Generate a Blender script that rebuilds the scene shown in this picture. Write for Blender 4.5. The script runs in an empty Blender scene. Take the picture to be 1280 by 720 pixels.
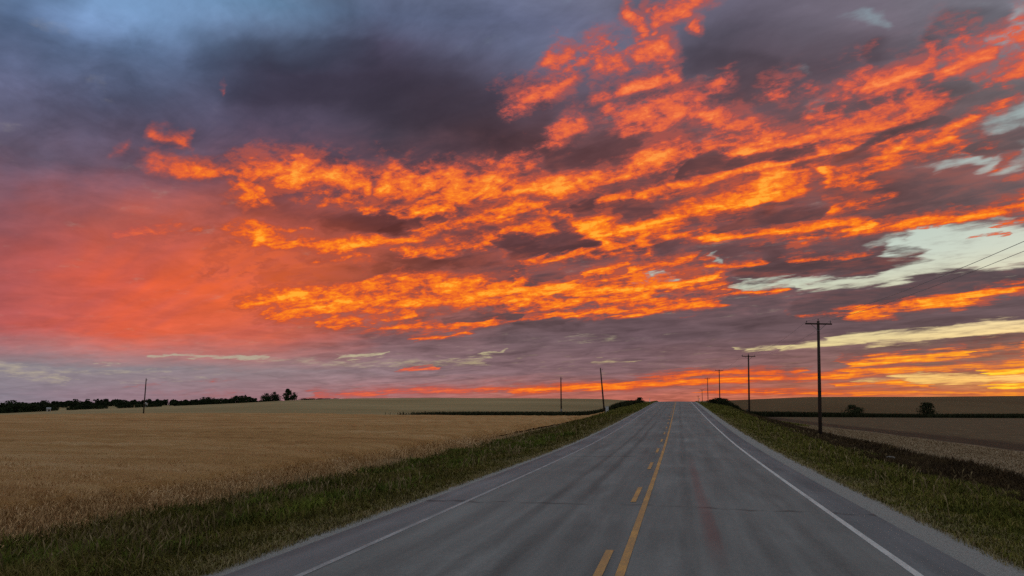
import bpy, math, random
import numpy as np

# ----------------------------------------------------------------------------
#  camera geometry (metres; the road runs along +Y, the camera stands at x = y = 0)
# ----------------------------------------------------------------------------
EYE = 2.0
FOCAL = 924.0 / 1280.0            # focal length in picture widths
PITCH = math.atan2(149, 924)
YAW = -math.atan(209 * math.cos(PITCH) / 924)      # heading of the lens, clockwise from +Y

_f = np.array([math.sin(YAW) * math.cos(PITCH), math.cos(YAW) * math.cos(PITCH), math.sin(PITCH)])
_r = np.array([math.cos(YAW), -math.sin(YAW), 0.0])
_u = np.cross(_r, _f)


def bearing(px, py):
    """azimuth (clockwise from the road) and elevation, both in degrees, of a point seen in the photograph"""
    d = _f * 924 + _r * (px - 640) + _u * (360 - py)
    return (math.degrees(math.atan2(d[0], d[1])), math.degrees(math.atan2(d[2], math.hypot(d[0], d[1]))))


def unbearing(az, el):
    a, e = math.radians(az), math.radians(el)
    d = np.array([math.sin(a) * math.cos(e), math.cos(a) * math.cos(e), math.sin(e)])
    z = d @ _f
    if z < 0.05:
        return None
    return 640 + 924 * (d @ _r) / z, 360 - 924 * (d @ _u) / z


def lin(c):
    return tuple(((v / 255) / 12.92 if v / 255 <= 0.04045 else ((v / 255 + 0.055) / 1.055) ** 2.4) for v in c)


# ----------------------------------------------------------------------------
#  a small wrapper for writing shader nodes as expressions
# ----------------------------------------------------------------------------
class G:
    def __init__(self, tree):
        self.t = tree

    def node(self, kind, **props):
        n = self.t.nodes.new(kind)
        for k, v in props.items():
            setattr(n, k, v)
        return n

    def put(self, sock, v):
        if hasattr(v, 'is_output'):
            self.t.links.new(v, sock)
        elif v is not None:
            sock.default_value = v

    def m(self, op, a, b=None, c=None, clamp=False):
        n = self.node('ShaderNodeMath', operation=op, use_clamp=clamp)
        self.put(n.inputs[0], a)
        if b is not None: self.put(n.inputs[1], b)
        if c is not None: self.put(n.inputs[2], c)
        return n.outputs[0]

    def v(self, op, a, b=None, scale=None):
        n = self.node('ShaderNodeVectorMath', operation=op)
        self.put(n.inputs[0], a)
        if b is not None: self.put(n.inputs[1], b)
        if scale is not None: self.put(n.inputs['Scale'], scale)
        return n.outputs['Value'] if op in ('DOT_PRODUCT', 'LENGTH', 'DISTANCE') else n.outputs['Vector']

    def add(self, a, b): return self.m('ADD', a, b)
    def sub(self, a, b): return self.m('SUBTRACT', a, b)
    def mul(self, a, b): return self.m('MULTIPLY', a, b)

    def xyz(self, x, y, z):
        n = self.node('ShaderNodeCombineXYZ')
        self.put(n.inputs[0], x); self.put(n.inputs[1], y); self.put(n.inputs[2], z)
        return n.outputs[0]

    def sep(self, vec):
        n = self.node('ShaderNodeSeparateXYZ')
        self.put(n.inputs[0], vec)
        return n.outputs[0], n.outputs[1], n.outputs[2]

    def noise(self, vec, scale, detail=4.0, rough=0.55, lac=2.0, dist=0.0, col=False, dims='3D', kind='FBM'):
        n = self.node('ShaderNodeTexNoise', noise_dimensions=dims)
        try:
            n.noise_type = kind
        except Exception:
            pass
        self.put(n.inputs['Vector'], vec)
        n.inputs['Scale'].default_value = scale
        n.inputs['Detail'].default_value = detail
        n.inputs['Roughness'].default_value = rough
        n.inputs['Lacunarity'].default_value = lac
        n.inputs['Distortion'].default_value = dist
        return n.outputs['Color'] if col else n.outputs[0]

    def ramp(self, fac, stops, interp='LINEAR'):
        n = self.node('ShaderNodeValToRGB')
        cr = n.color_ramp
        cr.interpolation = interp
        while len(cr.elements) < len(stops):
            cr.elements.new(0.5)
        for e, (p, c) in zip(cr.elements, stops):
            e.position = p
        for e, (p, c) in zip(cr.elements, stops):
            e.color = (*c, 1.0) if len(c) == 3 else c
        self.put(n.inputs[0], fac)
        return n.outputs[0]

    def step(self, x, lo, hi, to0=0.0, to1=1.0, smooth=True):
        n = self.node('ShaderNodeMapRange', interpolation_type='SMOOTHSTEP' if smooth else 'LINEAR', clamp=True)
        self.put(n.inputs[0], x)
        for k, q in zip((1, 2, 3, 4), (lo, hi, to0, to1)):
            self.put(n.inputs[k], q)
        return n.outputs[0]

    def mix(self, fac, a, b, blend='MIX'):
        n = self.node('ShaderNodeMix', data_type='RGBA', blend_type=blend)
        self.put(n.inputs[0], fac)
        for s, q in ((n.inputs[6], a), (n.inputs[7], b)):
            if isinstance(q, tuple) and len(q) == 3: q = (*q, 1.0)
            self.put(s, q)
        return n.outputs[2]


# ----------------------------------------------------------------------------
#  the sky: clear twilight (Sky Texture) seen through gaps, a grey-violet cloud deck,
#  and the parts of the deck lit from below by the sun under the horizon
# ----------------------------------------------------------------------------
SUN_AZ, SUN_EL = 27.0, 1.2

DECK_X = [0, 160, 320, 480, 640, 800, 960, 1120, 1280]
DECK_Y = [0, 36, 60, 120, 180, 240, 300, 360, 420, 460, 495]
DECK = [
    [(88,112,144),(102,132,168),(104,138,172),(100,118,150),(98,106,134),(94,94,114),(96,90,105),(115,108,120),(122,124,134)],
    [(90,106,140),(106,134,172),(94,114,144),(92,98,126),(98,104,132),(96,94,113),(93,86,100),(112,102,114),(120,118,128)],
    [(90,103,138),(106,130,168),(82,80,104),(80,74,96),(98,104,130),(98,94,112),(88,78,90),(108,93,103),(118,108,116)],
    [(94,96,122),(98,100,128),(84,78,100),(78,70,88),(84,74,90),(90,78,90),(94,78,86),(108,88,93),(122,116,118)],
    [(100,92,112),(98,92,115),(90,80,102),(78,70,84),(100,72,78),(112,74,76),(116,78,78),(118,84,84),(120,104,106)],
    [(114,84,98),(126,80,86),(116,74,80),(104,70,76),(112,70,72),(118,74,74),(118,76,76),(112,79,80),(110,92,95)],
    [(156,86,88),(212,94,68),(220,98,60),(154,80,70),(114,72,74),(112,74,76),(112,78,80),(110,83,85),(118,105,106)],
    [(176,88,86),(228,94,60),(242,104,50),(192,94,66),(112,80,80),(105,82,86),(106,84,88),(104,86,90),(108,90,95)],
    [(192,94,90),(232,100,66),(206,100,78),(128,92,95),(112,90,94),(108,86,92),(108,86,90),(108,86,88),(112,88,90)],
    [(134,132,140),(140,130,136),(142,126,130),(136,118,124),(124,104,112),(120,98,104),(136,100,100),(140,104,96),(168,116,86)],
    [(134,124,136),(148,120,130),(154,116,122),(164,112,112),(176,105,95),(180,102,88),(195,108,82),(205,116,74),(215,130,66)],
]
# the unseen sky behind and above: blue-grey cloud, brightened to light the land
SIDE_E = [(0, (176, 168, 168)), (20, (170, 174, 180)), (45, (172, 182, 192)), (90, (178, 190, 202))]

# lit cloud: polylines in picture positions, half width, brightness
LIT = [
    # the loose puffs at the top
    ([(692,72),(735,76),(772,84)], 13, .8), ([(742,52),(788,60)], 11, .55), ([(794,13),(806,32)], 9, .8),
    ([(798,46),(810,52)], 8, .65), ([(822,18),(862,8)], 9, .8), ([(819,27),(820,33)], 7, .6),
    ([(800,73),(834,64)], 13, .95), ([(874,31),(880,33)], 7, .7),
    ([(636,142),(690,122),(714,100)], 16, 1.05), ([(752,128),(800,112),(842,105)], 8, 1.0), ([(826,92),(838,104)], 9, .7),
    ([(775,150),(830,146),(872,140)], 15, .72), ([(788,172),(830,160),(870,140)], 9, .85), ([(655,182),(735,160)], 14, .72),
    ([(870,126),(908,104)], 9, .45), ([(880,150),(925,156),(985,178)], 9, .9), ([(880,170),(950,176)], 15, .62),
    # upper right
    ([(958,120),(1002,108)], 10, .75), ([(1046,100),(1085,74)], 12, .62), ([(1075,105),(1130,92),(1166,82)], 8, .95),
    ([(1166,82),(1168,52)], 9, .6), ([(1172,92),(1200,72),(1236,62)], 8, .95), ([(1178,58),(1222,50)], 15, .5),
    ([(1010,142),(1062,124)], 13, .72), ([(930,190),(1000,178),(1070,164),(1140,146),(1180,128)], 10, 1.15),
    ([(1030,160),(1100,140),(1180,118)], 24, .58), ([(1180,122),(1225,112)], 14, .6),
    ([(1225,108),(1255,100),(1290,84)], 9, .9), ([(1230,52),(1290,40)], 9, .7), ([(1245,75),(1290,62)], 12, .45),
    ([(1178,172),(1215,148),(1252,124)], 8, .9), ([(1100,184),(1150,172)], 9, .8), ([(1220,155),(1240,150)], 6, .4),
    # left wing
    ([(205,169),(236,178)], 7, .8), ([(275,105),(278,112)], 4, .5), ([(150,192),(172,186)], 5, .4), ([(196,207),(245,214),(300,222)], 8, .75),
    ([(262,214),(290,218)], 7, .5), ([(296,236),(318,262)], 12, .85), ([(280,243),(325,236)], 10, .6),
    ([(140,290),(200,285),(320,296)], 8, .62), ([(160,300),(330,305)], 10, .4),
    # left centre
    ([(310,222),(380,218),(445,226)], 13, .95), ([(320,244),(340,258)], 8, .7), ([(392,252),(440,246)], 15, .6),
    ([(475,226),(560,228),(640,238)], 20, .85), ([(455,260),(520,264),(570,262)], 9, .85), ([(540,246),(600,246),(650,240)], 13, 1.05),
    ([(443,214),(472,217)], 4, .75), ([(596,207),(640,194)], 9, .65), ([(610,190),(645,180)], 12, .6),
    ([(318,292),(382,283)], 9, .75), ([(310,304),(420,306),(500,298),(570,284)], 10, 1.0), ([(560,288),(610,276),(660,262)], 10, .95),
    ([(495,319),(560,312),(625,304)], 8, .85), ([(372,326),(445,322)], 6, .62), ([(600,312),(650,295)], 8, .7), ([(250,340),(330,330)], 9, .4),
    # centre
    ([(636,205),(665,195),(700,180)], 17, .85), ([(630,240),(690,238),(740,234)], 12, 1.15), ([(735,236),(790,218),(850,192)], 12, 1.1),
    ([(845,194),(905,182),(935,188)], 9, .85), ([(800,216),(865,206)], 14, .7), ([(860,230),(910,220),(965,205)], 9, 1.05),
    ([(775,252),(862,230)], 10, .75), ([(640,258),(700,262),(745,276)], 13, .72), ([(636,292),(695,284)], 8, .9),
    ([(640,215),(700,220)], 16, .6), ([(735,286),(790,282),(838,274)], 10, 1.2), ([(835,275),(880,258),(965,243)], 11, 1.0),
    ([(755,300),(790,304),(818,304)], 10, .9), ([(815,288),(885,294)], 11, .9), ([(885,298),(965,291),(1030,278),(1085,276)], 7, 1.15),
    ([(640,326),(700,318),(745,316)], 7, .9), ([(740,320),(812,318)], 6, .55), ([(738,343),(782,334)], 6, .72),
    ([(792,342),(870,330)], 5, .75), ([(888,335),(952,326)], 5, .85), ([(890,262),(930,268)], 7, .5),
    # right centre
    ([(955,208),(1010,196),(1075,178)], 10, 1.05), ([(955,228),(1000,216),(1052,198)], 14, .85), ([(952,254),(1002,234)], 9, .75),
    ([(1035,226),(1085,224),(1112,212),(1135,190)], 10, 1.15), ([(1125,192),(1185,180)], 8, .9), ([(1033,256),(1070,249),(1108,243)], 6, 1.0),
    ([(985,293),(1080,284),(1170,278)], 8, .85), ([(1080,276),(1180,284)], 7, .7), ([(1160,280),(1235,262),(1290,250)], 8, .95),
    ([(1185,192),(1245,196)], 9, .6), ([(985,327),(1085,320)], 6, .72), ([(1222,303),(1268,298)], 3, .6), ([(1258,284),(1290,276)], 6, .8),
    # the long bright bank left of centre
    ([(325,372),(420,362),(520,358),(640,352)], 12, .9), ([(330,384),(480,378),(640,370)], 13, .95), ([(340,396),(430,392),(515,392)], 8, .9),
    ([(395,407),(470,409),(545,406)], 6, .9), ([(535,408),(640,400),(700,394)], 5, .9), ([(526,424),(592,417)], 3.5, .85), ([(640,340),(648,358)], 15, .85),
    ([(636,366),(740,362),(898,353)], 8, 1.15), ([(636,380),(740,376),(822,370)], 8, 1.0), ([(680,395),(760,390),(850,383),(902,379)], 5.5, 1.0),
    ([(826,378),(902,374)], 3, .7), ([(908,366),(965,362)], 3.5, .9), ([(300,378),(360,376)], 12, .55),
    # low on the horizon
    ([(508,462),(552,460)], 3.2, .85), ([(180,484),(210,481)], 2.6, .4), ([(250,476),(294,474)], 2.5, .35), ([(190,492),(290,494)], 7, .28),
    ([(390,496),(520,490),(650,486)], 6, .72), ([(640,489),(760,484),(860,476)], 6, 1.0), ([(790,478),(880,468),(1000,466)], 6, .82), ([(850,478),(950,475),(1060,470)], 5, .9),
    ([(880,490),(1030,491),(1290,493)], 4.2, .85),
    ([(1056,394),(1140,384),(1200,374),(1245,362),(1295,354)], 6.5, 1.1), ([(1168,367),(1205,366)], 4, .75), ([(990,397),(1080,390)], 4, .45),
    ([(1056,456),(1130,450),(1200,442)], 7, 1.0), ([(1055,468),(1160,463),(1290,454)], 6, .85), ([(1180,446),(1290,432)], 12, .5), ([(1235,466),(1300,464)], 5, 1.5), ([(1245,484),(1300,484)], 3.5, 1.4),
    ([(1050,482),(1110,480),(1172,482)], 4, .9), 
    # the same bank carried on past the right and top of the picture
    ([(1285,45),(1480,10),(1700,-60)], 16, .8), ([(1285,88),(1500,20),(1760,-60)], 18, .9), ([(1285,130),(1450,90)], 12, .6),
    ([(1290,250),(1480,215),(1700,170)], 13, .9), ([(1295,354),(1500,318),(1750,280)], 11, .95), ([(1290,440),(1500,410),(1800,380)], 10, .7),
    ([(1300,464),(1600,455),(2000,440)], 7, .95), ([(1290,493),(1700,490)], 6, .8), ([(868,-8),(930,-60),(1050,-140)], 16, .7), ([(1100,-40),(1250,-90)], 14, .5),
]
# gaps where the clear sky shows
GAPS = [
    ([(1040,18),(1068,12),(1100,20)], 7, .62), ([(1000,78),(1010,80)], 6, .5), ([(1130,40),(1150,36)], 7, .4), ([(1175,30),(1215,16),(1275,14)], 10, .7),
    ([(1250,42),(1285,30)], 9, .85), ([(1190,96),(1222,112)], 11, .5), ([(1288,120),(1262,150),(1236,166)], 12, .7), ([(1290,150),(1278,185)], 12, .65),
    ([(1165,214),(1200,204),(1232,204)], 7, .85), ([(1258,212),(1285,190)], 8, .6), ([(1240,264),(1262,272)], 6, .55),
    ([(1150,296),(1290,302)], 15, 1.25), ([(1120,314),(1290,322)], 15, 1.25), ([(1110,334),(1200,336),(1245,332)], 11, 1.2), ([(985,359),(1060,354),(1130,344)], 5.5, 1.05),
    ([(1085,308),(1110,302)], 7, .6), ([(1255,336),(1290,326)], 6, 1.0), ([(965,352),(1000,354)], 7, .9),
    ([(720,354),(732,353)], 3, .7), ([(812,350),(850,347)], 3.5, .85), ([(893,322),(905,323)], 2.2, .5), ([(925,357),(968,348)], 6, .95),
    ([(1045,424),(1110,420),(1200,417),(1290,412)], 6.5, 1.05), ([(1195,412),(1290,403)], 6, .9), ([(975,434),(1075,427)], 4.2, .95), ([(918,434),(990,432)], 2.6, .75),
    ([(1080,432),(1165,426)], 8, .55), ([(1125,473),(1290,474)], 9, 1.0), ([(1080,476),(1200,477)], 5, .7),
    ([(728,451),(788,449)], 2.8, .5), ([(690,424),(790,420)], 5, .26), ([(870,405),(930,392)], 4, .22),
    ([(185,446),(250,444),(325,448)], 3.5, .95), ([(428,446),(476,442)], 4, .95), ([(555,452),(605,446)], 4.5, .62), ([(598,442),(622,434)], 2.8, .7),
    ([(330,450),(450,456),(600,452)], 7, .42), ([(-10,458),(40,468),(75,474)], 10, .62), ([(50,462),(130,466),(200,466)], 5, .45), ([(130,453),(148,453)], 2.5, .6),
    ([(150,478),(260,470)], 5, .3),
    ([(1300,305),(1420,290),(1520,265)], 15, 1.1), ([(1290,405),(1500,392),(1650,380)], 8, 1.0), ([(1290,474),(1700,465)], 8, .8), ([(1300,165),(1420,150)], 14, .6),
]


HALO = 2.4                        # reach of the dull red around lit cloud, in half widths
HOT = [(0.0, lin((136, 74, 72))), (0.28, lin((184, 82, 58))), (0.5, lin((232, 98, 42))), (0.78, lin((255, 134, 32))), (1.0, lin((255, 172, 52)))]
ROSE = [(0.0, lin((150, 80, 84))), (0.35, lin((200, 90, 78))), (0.7, lin((232, 106, 70))), (1.0, lin((252, 134, 80)))]
GOLD = [(0.0, lin((176, 108, 88))), (0.35, lin((230, 124, 56))), (0.7, lin((255, 160, 40))), (1.0, lin((255, 214, 60)))]


# thicker and thinner parts of the deck: darker (-) and paler (+)
TONE = [
    ([(185,84),(300,86),(420,96),(540,120),(660,150)], 44, -.26), ([(330,120),(460,140),(600,160)], 46, -.14), ([(240,66),(420,56),(470,70)], 16, -.12), ([(20,52),(90,60)], 20, -.16), ([(0,130),(150,150)], 14, -.12),
    ([(70,22),(120,26),(180,40),(215,56)], 14, .22), ([(120,10),(300,14),(460,10)], 22, .14), ([(60,92),(150,84),(230,118),(255,132)], 16, .14), ([(0,108),(110,112)], 10, .14),
    ([(880,60),(1010,52),(1080,62)], 26, -.14), ([(860,76),(960,90)], 16, -.14), ([(1180,24),(1250,22)], 13, -.25), ([(1215,190),(1290,172)], 8, -.18), ([(1160,100),(1200,104)], 10, -.15), ([(1090,52),(1170,48)], 12, -.18),
    ([(690,204),(740,198),(790,190)], 13, -.18), ([(875,206),(940,198),(1010,186)], 8, -.22), ([(1000,208),(1095,196)], 9, -.2), ([(320,262),(400,270),(500,276)], 13, -.2),
    ([(480,282),(560,272)], 6, -.16), ([(330,344),(480,338)], 7, -.16), ([(900,282),(965,264),(1020,258)], 7, -.22), ([(1065,196),(1110,168),(1160,158)], 7, -.16), ([(700,262),(760,254)], 5, -.14),
    ([(640,352),(700,340)], 6, -.12), ([(450,316),(520,330),(620,322)], 5, -.16), ([(1040,130),(1130,118)], 8, -.12), ([(740,300),(700,306),(640,312)], 7, -.16), ([(560,398),(640,392)], 4, -.2), ([(640,408),(700,404)], 4, -.16), ([(1060,240),(1200,232),(1260,240)], 18, -.14), ([(1180,120),(1260,112)], 12, -.12),
    ([(930,344),(1000,338),(1080,332),(1150,320)], 10, -.30), ([(1000,380),(1130,366),(1290,342)], 9, -.22), ([(930,416),(1100,402),(1290,385)], 12, -.1),
    ([(400,275),(520,272)], 12, -.16), ([(640,305),(730,300)], 12, -.14), ([(560,330),(640,330)], 8, -.12), ([(740,262),(820,258)], 9, -.14), ([(470,335),(560,330)], 8, -.08),
    ([(1060,446),(1160,432),(1290,424)], 5, -.12), ([(640,410),(800,406),(930,398)], 10, -.08), ([(900,262),(960,256)], 6, -.15),
]


def make_sky(scene):
    world = bpy.data.worlds.new('World')
    scene.world = world
    world.use_nodes = True
    nt = world.node_tree
    nt.nodes.clear()
    g = G(nt)
    tc = g.node('ShaderNodeTexCoord')
    D = tc.outputs['Generated']
    x, y, z = g.sep(D)
    deg = 180 / math.pi
    az0 = g.mul(g.m('ARCTAN2', x, y), deg)
    el0 = g.mul(g.m('ARCSINE', z), deg)

    # the cloud deck as a flat layer overhead: s along the bands, t across them
    zz = g.add(g.m('MAXIMUM', z, 0.0), 0.075)
    pxx, pyy = g.m('DIVIDE', x, zz), g.m('DIVIDE', y, zz)
    wind = math.radians(-54)
    ws, wc = math.sin(wind), math.cos(wind)
    s = g.add(g.mul(pxx, ws), g.mul(pyy, wc))
    t = g.sub(g.mul(pxx, wc), g.mul(pyy, ws))
    P = g.xyz(g.mul(s, 0.55), t, 0.3)

    # wander of the cloud edges (degrees)
    big = g.noise(P, 1.5, 3.0, 0.55, col=True)
    fine = g.noise(P, 6.0, 4.0, 0.6, col=True)
    b0, b1, b2 = g.sep(big)
    f0, f1, f2 = g.sep(fine)
    shrink = g.step(el0, 0.0, 14.0, 0.22, 1.0)
    wx = g.mul(g.add(g.mul(g.sub(b0, 0.5), 5.0), g.mul(g.sub(f0, 0.5), 3.2)), g.step(el0, 0.0, 14.0, 0.75, 1.0))
    wy = g.mul(g.add(g.mul(g.sub(b1, 0.5), 2.6), g.mul(g.sub(f1, 0.5), 2.2)), shrink)
    az = g.add(az0, wx)
    el = g.add(el0, wy)
    Q = g.xyz(az, el, 0.0)

    def strokes(h, Q, items, soft_in, soft_out, halo=0.0):
        total, glow = 0.0, 0.0
        for pts, w, val in items:
            w = w * 0.0615 * (0.62 if pts[0][1] > 436 else 1.0)
            best = None
            # the running total is carried along so that the stretches are worked out one after another
            here = Q
            if hasattr(total, 'is_output'):
                here = h.v('MULTIPLY_ADD', total, (1e-7, 1e-7, 0.0))
                h.t.links.new(Q, here.node.inputs[2])
            for (xa, ya), (xb, yb) in zip(pts[:-1], pts[1:]):
                a = np.array(bearing(xa, ya)); b = np.array(bearing(xb, yb))
                ba = b - a
                k = ba / max(1e-6, ba @ ba)
                pa = h.v('SUBTRACT', here, (a[0], a[1], 0))
                f = h.m('MULTIPLY', h.v('DOT_PRODUCT', pa, (k[0], k[1], 0)), 1.0, clamp=True)
                off = h.v('SUBTRACT', pa, h.v('SCALE', (ba[0], ba[1], 0), scale=f))
                if halo:        # lit from below: crisp lower edge, soft above
                    off = h.v('MINIMUM', off, h.v('MULTIPLY', off, (1.0, 0.58, 1.0)))
                n = h.v('LENGTH', off)
                best = n if best is None else h.m('MINIMUM', best, n)
            q = h.step(best, w * soft_in, w * soft_out, val, 0.0)
            # neighbours reinforce each other a little
            total = h.m('SMOOTH_MAX', total, q, 0.1)
            if halo:
                glow = h.m('MAXIMUM', glow, h.step(best, 0.0, w * halo, val, 0.0))
        return (total, glow) if halo else total

    def tones(h, Q):
        total = 0.0
        for pts, w, val in TONE:
            w = w * 0.0615
            best = None
            here = Q
            if hasattr(total, 'is_output'):
                here = h.v('MULTIPLY_ADD', total, (1e-7, 1e-7, 0.0))
                h.t.links.new(Q, here.node.inputs[2])
            for pa_, pb_ in zip(pts[:-1], pts[1:]):
                a = np.array(bearing(*pa_)); b = np.array(bearing(*pb_))
                ba = b - a
                k = ba / max(1e-6, ba @ ba)
                pa = h.v('SUBTRACT', here, (a[0], a[1], 0))
                f = h.m('MULTIPLY', h.v('DOT_PRODUCT', pa, (k[0], k[1], 0)), 1.0, clamp=True)
                n = h.v('LENGTH', h.v('SUBTRACT', pa, h.v('SCALE', (ba[0], ba[1], 0), scale=f)))
                best = n if best is None else h.m('MINIMUM', best, n)
            total = h.m('ADD', total, h.step(best, w * (0.6 if val < 0 else 0.1), w * (1.45 if val < 0 else 2.0), val, 0.0))
        return total

    def field_group(lit_items, gap_items):
        T = bpy.data.node_groups.new('cloud field', 'ShaderNodeTree')
        T.interface.new_socket('Bearing', in_out='INPUT', socket_type='NodeSocketVector')
        for nm in ('Lit', 'Gap', 'Glow'):
            T.interface.new_socket(nm, in_out='OUTPUT', socket_type='NodeSocketFloat')
        h = G(T)
        q, go = h.node('NodeGroupInput').outputs[0], h.node('NodeGroupOutput')
        a, c = strokes(h, q, lit_items, 0.0, 1.5, HALO)
        h.put(go.inputs[0], a); h.put(go.inputs[2], c)
        h.put(go.inputs[1], strokes(h, q, gap_items, 0.2, 1.8))
        return T

    # --- the deck colours
    az_cols = [-180, -120, -80] + [bearing(px, 300)[0] for px in DECK_X] + [50, 90, 140, 180]
    el_rows = [-3, 0.8, 2.6, 5.2, 8.5, 12.5, 16.5, 20.5, 24.5, 27.0, 29.0, 34.0, 50.0, 90.0]

    def side(e):
        for (e0, c0), (e1, c1) in zip(SIDE_E[:-1], SIDE_E[1:]):
            if e <= e1:
                q = max(0, (e - e0) / (e1 - e0))
                return np.array(c0) * (1 - q) + np.array(c1) * q
        return np.array(SIDE_E[-1][1])

    def deck(a, e):
        p = unbearing(max(-47.5, min(22.2, a)), max(0.85, min(e, 29)))
        X = min(max(p[0], 0), 1279.9); Y = min(max(p[1], 0), 494.9)
        i = max(k for k in range(len(DECK_X) - 1) if DECK_X[k] <= X)
        j = max(k for k in range(len(DECK_Y) - 1) if DECK_Y[k] <= Y)
        fx = (X - DECK_X[i]) / (DECK_X[i + 1] - DECK_X[i]); fy = (Y - DECK_Y[j]) / (DECK_Y[j + 1] - DECK_Y[j])
        c = lambda jj, ii: np.array(DECK[jj][ii], float)
        v = (c(j, i) * (1 - fx) + c(j, i + 1) * fx) * (1 - fy) + (c(j + 1, i) * (1 - fx) + c(j + 1, i + 1) * fx) * fy
        w = min(1, max(0, (abs(a + 12.6) - 38) / 45)); w = max(w, min(1, max(0, (e - 30) / 18)))
        return v * (1 - w) + side(e) * w

    fac = g.m('MULTIPLY_ADD', az, 1 / 360, 0.5)
    rows = [g.ramp(fac, [((a + 180) / 360, lin(deck(a, e))) for a in az_cols]) for e in el_rows]
    base = rows[0]
    for (e0, e1), r in zip(zip(el_rows[:-1], el_rows[1:]), rows[1:]):
        base = g.mix(g.step(el, e0, e1, smooth=False), base, r)

    # mottling of the unlit deck: soft billows plus finer ribs
    soft = g.noise(g.xyz(g.mul(s, 0.8), t, 0.3), 2.6, 7.0, 0.6, dist=0.5)
    ribs = g.noise(g.xyz(g.mul(s, 0.6), t, 4.0), 9.0, 5.0, 0.6, dist=0.6)
    shade = g.add(g.step(soft, 0.3, 0.7, 0.70, 1.32, smooth=False), g.mul(g.sub(ribs, 0.5), 0.45))
    TT = bpy.data.node_groups.new('cloud thickness', 'ShaderNodeTree')
    TT.interface.new_socket('Bearing', in_out='INPUT', socket_type='NodeSocketVector')
    TT.interface.new_socket('Tone', in_out='OUTPUT', socket_type='NodeSocketFloat')
    hh = G(TT)
    qq, oo = hh.node('NodeGroupInput').outputs[0], hh.node('NodeGroupOutput')
    TT.links.new(tones(hh, qq), oo.inputs[0])
    tn = g.node('ShaderNodeGroup', node_tree=TT)
    nt.links.new(Q, tn.inputs[0])
    tone = g.mul(tn.outputs[0], g.step(soft, 0.25, 0.6, 0.7, 1.25, smooth=False))
    # the rain-veiled glow on the left is smoother than the rest
    veiled = g.mul(g.mul(g.step(az0, -22.0, -34.0), g.step(el0, 18.0, 10.0)), 0.55)
    shade = g.add(g.mul(shade, g.sub(1.0, veiled)), veiled)
    # long soft streaks in that glow
    streak = g.noise(g.xyz(g.mul(s, 0.10), t, 15.0), 3.2, 4.0, 0.55)
    base = g.mix(g.mul(g.mul(veiled, g.step(el0, 3.0, 6.0)), g.step(streak, 0.40, 0.68, 0.0, 0.75)), base, g.mix(g.step(el0, 9.0, 15.0), lin((176, 88, 88)), lin((128, 80, 90))))
    base = g.v('SCALE', base, scale=g.mul(shade, g.add(tone, 1.0)))
    warmth = g.step(g.add(g.mul(soft, 0.6), g.mul(ribs, 0.4)), 0.46, 0.64)

    # --- clear sky behind
    sky = g.node('ShaderNodeTexSky', sky_type='NISHITA')
    sky.sun_disc = False
    sky.sun_elevation = math.radians(SUN_EL)
    sky.sun_rotation = math.radians(SUN_AZ)
    sky.air_density = 1.0; sky.dust_density = 1.5; sky.ozone_density = 1.2
    clear = g.v('SCALE', sky.outputs[0], scale=SKY_K)
    # thin veil that takes the raw colour of the twilight off
    veil = g.ramp(g.m('MULTIPLY_ADD', el0, 1 / 40, 0.0), [(0.0, lin((236, 190, 90))), (0.09, lin((240, 226, 160))), (0.16, lin((226, 228, 190))), (0.26, lin((204, 228, 218))), (0.45, lin((176, 204, 205))), (0.75, lin((150, 182, 196)))])
    veil = g.mix(g.step(az0, -34, -4, 0.92, 0.0), veil, lin((178, 166, 150)))
    clear = g.mix(g.step(az0, -40, -8, 0.95, 0.75), clear, veil)

    # --- the grain of the clouds
    gd = g.noise(g.xyz(g.mul(s, 0.7), t, 9.0), 6.0, 7.0, 0.64)
    gd = g.add(g.mul(g.sub(gd, 0.5), 2.0), g.mul(g.m('MINIMUM', tone, 0.0), 2.6))
    d1 = g.noise(g.xyz(g.mul(s, 0.36), t, 1.7), 5.2, 8.0, 0.64, dist=0.45)
    puffs = g.v('MULTIPLY', D, (1.0, 1.0, 1.9))
    d2 = g.noise(puffs, 26.0, 6.0, 0.62, dist=0.5)
    # thin bright ridges
    d3 = g.noise(g.xyz(g.mul(s, 0.6), t, 3.3), 7.5, 5.0, 0.6, dist=1.2)
    ridge = g.sub(0.62, g.mul(g.m('ABSOLUTE', g.sub(d3, 0.5)), 5.0))
    d4 = g.noise(puffs, 85.0, 3.0, 0.6, dist=0.4)
    d0 = g.noise(g.xyz(g.mul(s, 0.6), t, 12.3), 2.3, 3.0, 0.5, dist=0.6)
    fine_in = g.step(el0, 3.0, 9.0, 0.3, 1.0)
    det = g.add(g.add(g.add(g.mul(g.sub(d0, 0.5), 0.6), g.mul(g.sub(d1, 0.5), 2.2)), g.mul(g.mul(g.sub(d4, 0.5), 1.15), fine_in)), g.add(g.mul(g.sub(d2, 0.5), 1.6), g.mul(ridge, 0.32)))
    det = g.mul(det, g.mul(g.step(el0, 0.0, 7.0, 0.6, 1.0), g.step(az0, -44, -30, 0.35, 1.0)))
    det = g.add(det, g.mul(g.mul(g.m('MINIMUM', tone, 0.0), 2.6), g.step(el0, 25.0, 21.0)))
    cast = g.mix(g.step(az0, -36, -22), lin((178, 84, 78)), lin((172, 82, 62)))
    region = g.mul(g.mul(g.step(el0, 6.0, 9.5), g.step(el0, 22.0, 15.0)), g.mul(g.step(az0, -40.0, -27.0), 0.6))
    rose = g.m('MAXIMUM', g.step(az0, -34, -43), g.mul(g.step(el0, 14.0, 23.0), 0.9))
    rose = g.m('MAXIMUM', rose, g.mul(g.mul(g.step(az0, -10.0, -20.0), g.step(el0, 5.0, 3.0)), 0.85))
    golden = g.mul(g.step(az0, 6, 20), g.step(el0, 8, 4))

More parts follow.
